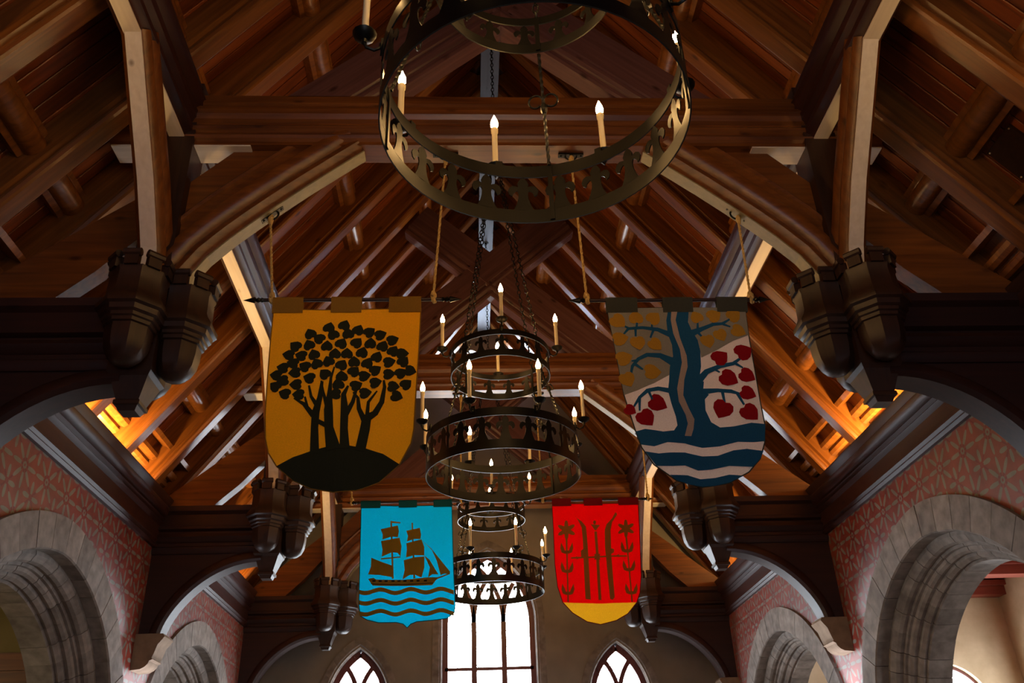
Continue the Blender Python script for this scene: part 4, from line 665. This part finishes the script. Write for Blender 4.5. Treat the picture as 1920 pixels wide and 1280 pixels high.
BI = {'b1': ('mustard yellow banner with a dark many-leaved tree, left of the front pair', C_YEL, C_YTAB, {'d':C_DARK}, .018, {'d':'dark felt'}),
      'b2': ('white and grey banner with blue river tree and red hearts, front right', C_WHITE, C_GTAB, {'g':C_GREY,'b':C_BLUE,'p':C_PINK,'o':C_OCH,'r':C_RED}, .016, {}),
      'b3': ('cyan banner with a bronze sailing ship over waves, farther back on the left', C_CYAN, C_CTAB, {'n':C_GOLD,'k':C_BLK}, .012, {}),
      'b4': ('scarlet banner with crossed skis and a yellow foot, farther back on the right', C_SCAR, C_STAB, {'n':C_BRN,'y':C_LEM}, .014, {})}
PN = {('b1','polys'):'mound',('b1','ribbons'):'tree_trunk',('b1','leaves'):'leaf',('b2','polys'):'field_patch',('b2','ribbons'):'branch',('b2','leaves'):'heart_leaf',('b3','polys'):'ship_patch',('b3','ribbons'):'spar',('b4','polys'):'emblem_patch',('b4','ribbons'):'emblem_stem'}
ROPES = {'b1': ((-1.78,5.74,-.54+1.166-1.166),), }
EYES = {'b1': [(-1.70,-1.78,5.69),(-.55,-.47,6.28)], 'b2': [(.56,.53,6.28),(1.77,1.79,5.69)], 'b3': [(-1.66,-1.72,5.745),(-.40,-.40,6.28)], 'b4': [(.55,.53,6.28),(1.79,1.80,5.675)]}
for key, B in BANNERS.items():
    lab, cm, tabm, cols, amp, _ = BI[key]; o0 = B['org']
    t = empty('banner', o0, lab, 'banner', 'heraldic banners hanging from the trusses'); ph = {'b1':.4,'b2':2.1,'b3':4.0,'b4':5.2}[key]
    fn = lambda u, v: fold(u, v, ph, amp)
    cl = put(sheet(B['outline'], .003, 0, fn), 'cloth', cm, t)
    # hem along the edge
    P = [Vector((u, fn(u,v)-.001, v)) for u, v in (B['outline'] if key != 'b4' else B['outline'][:8]+[q for q in B['polys'][-1][1][5:]]+B['outline'][11:])]; hp = []
    for a, b in zip(P, P[1:]+P[:1]):
        for k in range(4): q = a+(b-a)*k/4; hp.append((q.x, fn(q.x,q.z)+.001, q.z))
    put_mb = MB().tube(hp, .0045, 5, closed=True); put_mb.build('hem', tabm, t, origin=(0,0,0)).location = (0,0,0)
    lay = 0
    for kind in ('polys','ribbons','leaves'):
        for j, (c_, data) in enumerate(B[kind]):
            if kind == 'polys': poly = data
            elif kind == 'ribbons': poly = ribbon_poly(data)
            else: poly = leaf_poly(*data)
            off = -.0035-.00035*(j % 6)-(.0022 if kind == 'ribbons' else 0)-(.003 if kind == 'leaves' else 0)
            if (key, kind) == ('b2','polys'): off = -.0035-.0010*j
            if c_ == 'k': off -= .004
            if c_ == 'y': off = 0.0
            put(sheet(poly, .0015, off, fn), PN[(key,kind)], cols[c_], t)
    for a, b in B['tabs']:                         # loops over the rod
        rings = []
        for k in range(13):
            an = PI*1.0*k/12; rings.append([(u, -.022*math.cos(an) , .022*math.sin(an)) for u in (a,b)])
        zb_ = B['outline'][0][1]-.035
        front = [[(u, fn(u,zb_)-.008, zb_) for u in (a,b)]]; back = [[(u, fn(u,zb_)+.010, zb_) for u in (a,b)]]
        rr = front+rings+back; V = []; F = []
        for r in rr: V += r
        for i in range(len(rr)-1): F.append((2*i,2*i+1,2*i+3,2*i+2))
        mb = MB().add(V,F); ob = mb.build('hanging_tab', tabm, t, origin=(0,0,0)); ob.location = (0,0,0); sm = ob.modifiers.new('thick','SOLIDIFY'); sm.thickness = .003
    r0, r1 = B['rod']
    W_ROD = W_DKX
    MB().tube([(r0+.14,0,0),(r1-.14,0,0)], .014, 10).build('rod', W_ROD, t, origin=(0,0,0), smooth=True).location = (0,0,0)
    for x0, sg in ((r0,1),(r1,-1)):                # spear-shaped finials
        mb = MB(); prof = [(0,0),(.006,.02),(.022,.075),(.024,.085),(.012,.092),(.016,.10),(.022,.108),(.016,.116),(.012,.124),(.020,.132),(.014,.145),(.014,.16)]
        rings = [[(x0+sg*z_, r*math.cos(q), r*math.sin(q)) for q in [2*PI*k/8 for k in range(8)]] for r, z_ in [(max(r,.0008),z_) for r,z_ in prof]]
        mb.loft(rings); mb.build('finial', IRON, t, origin=(0,0,0), smooth=True).location = (0,0,0)
    for (xb, xt, zt) in EYES[key]:                 # rope with knots, hung from an iron eye plate
        ub, ut, vt = xb-o0[0], xt-o0[0], zt-o0[2]
        A = Vector((ub,0,.03)); Bv = Vector((ut,0,vt-.05)); pts = [A+(Bv-A)*k/40 for k in range(41)]
        mb = MB().tube(pts, .0105, 4, twist=.8); mb.tube([(ub+.02*math.cos(q)*.4,.022*math.cos(q),.022*math.sin(q)) for q in [2*PI*k/12 for k in range(12)]], .010, 6, closed=True)
        mb.tube([(ub+.012,.01,-.025),(ub+.004,0,0),(ub,0,.04),(ub-.004,.005,.07)], [.012,.020,.024,.012], 7)
        mb.tube([Bv+Vector((0,0,.045)),Bv+Vector((.006,0,.02)),Bv,Bv+Vector((.004,.004,-.05))], [.010,.018,.024,.012], 7)
        mb.build('rope', ROPE, t, origin=(0,0,0), smooth=True).location = (0,0,0)
        tilt = 0.0 if zt > 6.2 else math.copysign(.75, xt)
        ca, sa = math.cos(tilt), math.sin(tilt)
        def Q(u, v, w_): return (ut+u*ca+v*sa, w_, vt-u*sa+v*ca)
        mb = MB()
        mb.add([Q(u,v,w_) for u in (-.10,.10) for v in (-.018,.0) for w_ in (-.022,.022)], [(0,1,3,2),(4,6,7,5),(0,4,5,1),(2,3,7,6),(0,2,6,4),(1,5,7,3)])
        mb.tube([Q(.045*math.cos(q),-.02-.035*math.sin(q),0) for q in [PI*k/10 for k in range(11)]], .008, 6)
        for u in (-.08,.08): mb.tube([Q(u,-.018,0),Q(u,-.026,0)], .008, 6)
        mb.build('eye_plate', IRON, t, origin=(0,0,0), smooth=True).location = (0,0,0)

# ------------------------------------------------------------------ aisles seen through the archways
AX, AYE, AZC = 8.45, 14.3, 4.66
# right aisle: cream rough plaster, red beamed ceiling
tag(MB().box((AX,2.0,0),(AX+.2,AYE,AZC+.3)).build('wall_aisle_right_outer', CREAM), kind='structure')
ew = pointed(7.35,.55,2.9,3.62)
def eh(x): return [(1.2, ew(x))] if abs(x-7.35) < .55 else []
cx_ = sorted([4.42,5.5,6.5,AX+.2]+[7.35+.55*math.sin(PI/2*k/12) for k in range(-12,13)])
mb = MB(); wall_columns(mb, cx_, lambda x: AZC+.3, eh, lambda a,z,t: (a, AYE+t, z), .3); tag(mb.build('wall_aisle_right_end', CREAM), kind='structure')
t = empty('window_6', (7.35, AYE, 1.2), kind='structure')
o_ = outline(7.35,.55,2.9,3.62,1.2,.0); MB().prism(o_, lambda u,v,tt: (u,tt,v), AYE+.2, AYE+.21).build('pane', PANE_A, t)
mb = MB(); o2 = outline(7.35,.55,2.9,3.62,1.2,.02)
for (a,b) in zip(o2[:-1],o2[1:]):
    l = math.hypot(b[0]-a[0],b[1]-a[1]); nx, nz = -(b[1]-a[1])/l*.025, (b[0]-a[0])/l*.025
    mb.prism([(a[0]+nx,a[1]+nz),(a[0]-nx,a[1]-nz),(b[0]-nx,b[1]-nz),(b[0]+nx,b[1]+nz)], lambda u,v,tt: (u,tt,v), AYE+.1, AYE+.19)
mb.build('frame', W_FRAME, t)
rc = tag(MB().box((4.42,2.0,AZC+.22),(AX,AYE,AZC+.3)).build('ceiling_aisle_right', W_RED), kind='structure')
for k in range(9):
    y = AYE-.12-1.36*k; MB().box((4.42,y-.12,AZC-.02),(AX,y+.12,AZC+.23)).build('beam', W_RED, rc)
    MB().box((4.42,y-.19,AZC+.12),(AX,y+.19,AZC+.2)).build('beam_moulding', W_RED, rc)
for k, yc in enumerate((5.4, 9.8, 13.0)):  # windows added on the outer wall so their glow lights the right aisle
    t = empty('window_%d' % (7+k), (AX, yc, 1.4), kind='structure')
    MB().box((AX-.03,yc-.55,1.4),(AX-.015,yc+.55,3.5)).build('pane', PANE_A, t)
    mb = MB()
    for a, b in (((-.6,1.35),(-.54,3.55)),((.54,1.35),(.6,3.55)),((-.6,3.49),(.6,3.55)),((-.6,1.35),(.6,1.41)),((-.03,1.4),(.03,3.5)),((-.55,2.5),(.55,2.55))): mb.box((AX-.06,yc+a[0],a[1]),(AX-.005,yc+b[0],b[1]))
    mb.build('frame', W_FRAME, t)
# left aisle: dim olive plaster over brown boarding
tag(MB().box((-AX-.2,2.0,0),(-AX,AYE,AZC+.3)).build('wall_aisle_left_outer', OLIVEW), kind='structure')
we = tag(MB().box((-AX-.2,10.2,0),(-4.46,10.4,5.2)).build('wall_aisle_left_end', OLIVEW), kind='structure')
for k in range(10): MB().box((-AX,10.17,3.42-.19*(k+1)+.006),(-4.46,10.2,3.42-.19*k)).build('panel_board', W_X, we)
tag(MB().box((-AX-.2,2.0,5.2),(-4.42,AYE+.3,5.3)).build('ceiling_aisle_left', W_X), kind='structure')
tag(MB().box((-AX-.2,AYE,0),(-4.42,AYE+.2,5.2)).build('wall_aisle_left_far', PLASTER), kind='structure')
tag(MB().box((-AX-.2,1.8,0),(-4.42,2.0,5.2)).build('wall_aisle_left_near', OLIVEW), kind='structure')
tag(MB().box((4.42,1.8,0),(AX+.2,2.0,5.2)).build('wall_aisle_right_near', CREAM), kind='structure')
t = empty('window_10', (-AX, 12.4, 1.4), kind='structure')  # window added as a light source for the left aisle
MB().box((-AX+.015,11.7,1.2),(-AX+.03,13.3,3.6)).build('pane', PANE_A, t)
mb = MB()
for a, b in (((11.64,1.15),(11.7,3.66)),((13.3,1.15),(13.36,3.66)),((11.64,3.6),(13.36,3.66)),((12.47,1.2),(12.53,3.6))): mb.box((-AX+.005,a[0],a[1]),(-AX+.06,b[0],b[1]))
mb.build('frame', W_FRAME, t)

t = empty('window_12', (-AX, 6.2, 1.4), kind='structure')  # another added window, its amber glow brightens the aisle's end wall
MB().box((-AX+.015,5.5,1.2),(-AX+.03,6.9,3.6)).build('pane', PANE_L, t)
mb = MB()
for a, b in (((5.44,1.15),(5.5,3.66)),((6.9,1.15),(6.96,3.66)),((5.44,3.6),(6.96,3.66)),((6.17,1.2),(6.23,3.6))): mb.box((-AX+.005,a[0],a[1]),(-AX+.06,b[0],b[1]))
mb.build('frame', W_FRAME, t)
# ------------------------------------------------------------------ wall sconces under the corbels of the middle truss
for sx, lab in ((-1,'small bowl uplight sconce on the left wall under the stone corbel'),(1,'small bowl uplight sconce on the right wall under the stone corbel')):
    for yy in (T[1],):
        t = empty('wall_sconce', (sx*3.79, yy, 2.42), lab, 'sconce', 'uplight sconces on the side walls')
        MB().box((sx*3.80-.02,yy-.05,2.42),(sx*3.80+.02,yy+.05,2.62)).build('back_plate', IRON, t)
        MB().lathe([(0,2.44),(.04,2.45),(.09,2.50),(.11,2.56),(.105,2.565),(.085,2.51),(.035,2.465),(0,2.46)], 16, (sx*3.665,yy,0)).build('bowl', IRON, t, smooth=True)
        MB().lathe([(0,2.47),(.03,2.48),(.05,2.515),(.04,2.55),(0,2.565)], 12, (sx*3.665,yy,0)).build('glow_bulb', SCONCE, t, smooth=True)
        l = bpy.data.lights.new('sconce_light','SPOT'); l.energy = SCONCE_W; l.color = (.80,.84,1.0); l.spot_size = math.radians(125); l.spot_blend = .8; l.shadow_soft_size = .05
        lo = bpy.data.objects.new('sconce_light', l); lo.location = (-sx*.0, 0, .17); lo.rotation_euler = (PI, 0, 0); lo.parent = t; lo.location = (sx*(3.60-3.79), 0, .17); col.objects.link(lo)

# ------------------------------------------------------------------ cove lamps hidden behind the cornices
for i, sx in enumerate((-1,1)):
    for j, (yy, pw) in enumerate(((3.13,.5),(7.09,.8),(7.97,1.0),(8.85,.35),(11.49,.7),(12.37,.9),(13.25,.3))):
        l = bpy.data.lights.new('cove_lamp','AREA'); l.shape = 'RECTANGLE'; l.size = .66; l.size_y = .10; l.energy = COVE_W*pw; l.color = (1.0,.62,.22)
        lo = bpy.data.objects.new('cove_lamp', l); lo.location = (sx*3.86, yy, 4.895); lo.rotation_euler = (PI, sx*.25, PI/2); col.objects.link(lo)

# ------------------------------------------------------------------ the hall's other end, behind the camera, has matching windows
t = empty('window_11', (0, Y0, 1.6), kind='structure'); o_ = outline(0,.95,4.7,6.1,1.6,.06)
MB().prism(o_, lambda u,v,tt: (u,tt,v), Y0+.02, Y0+.03).build('pane', PANE_F, t)
mb = MB(); bar(mb, o_+[o_[0]], .09, Y0+.0, Y0+.08)
for xm in (-.3,.3): bar(mb, [(xm,1.6),(xm,5.3)], .07, Y0+.01, Y0+.07)
bar(mb, [(-.9,3.8),(.9,3.8)], .06, Y0+.01, Y0+.07); mb.build('frame', W_FRAME, t)
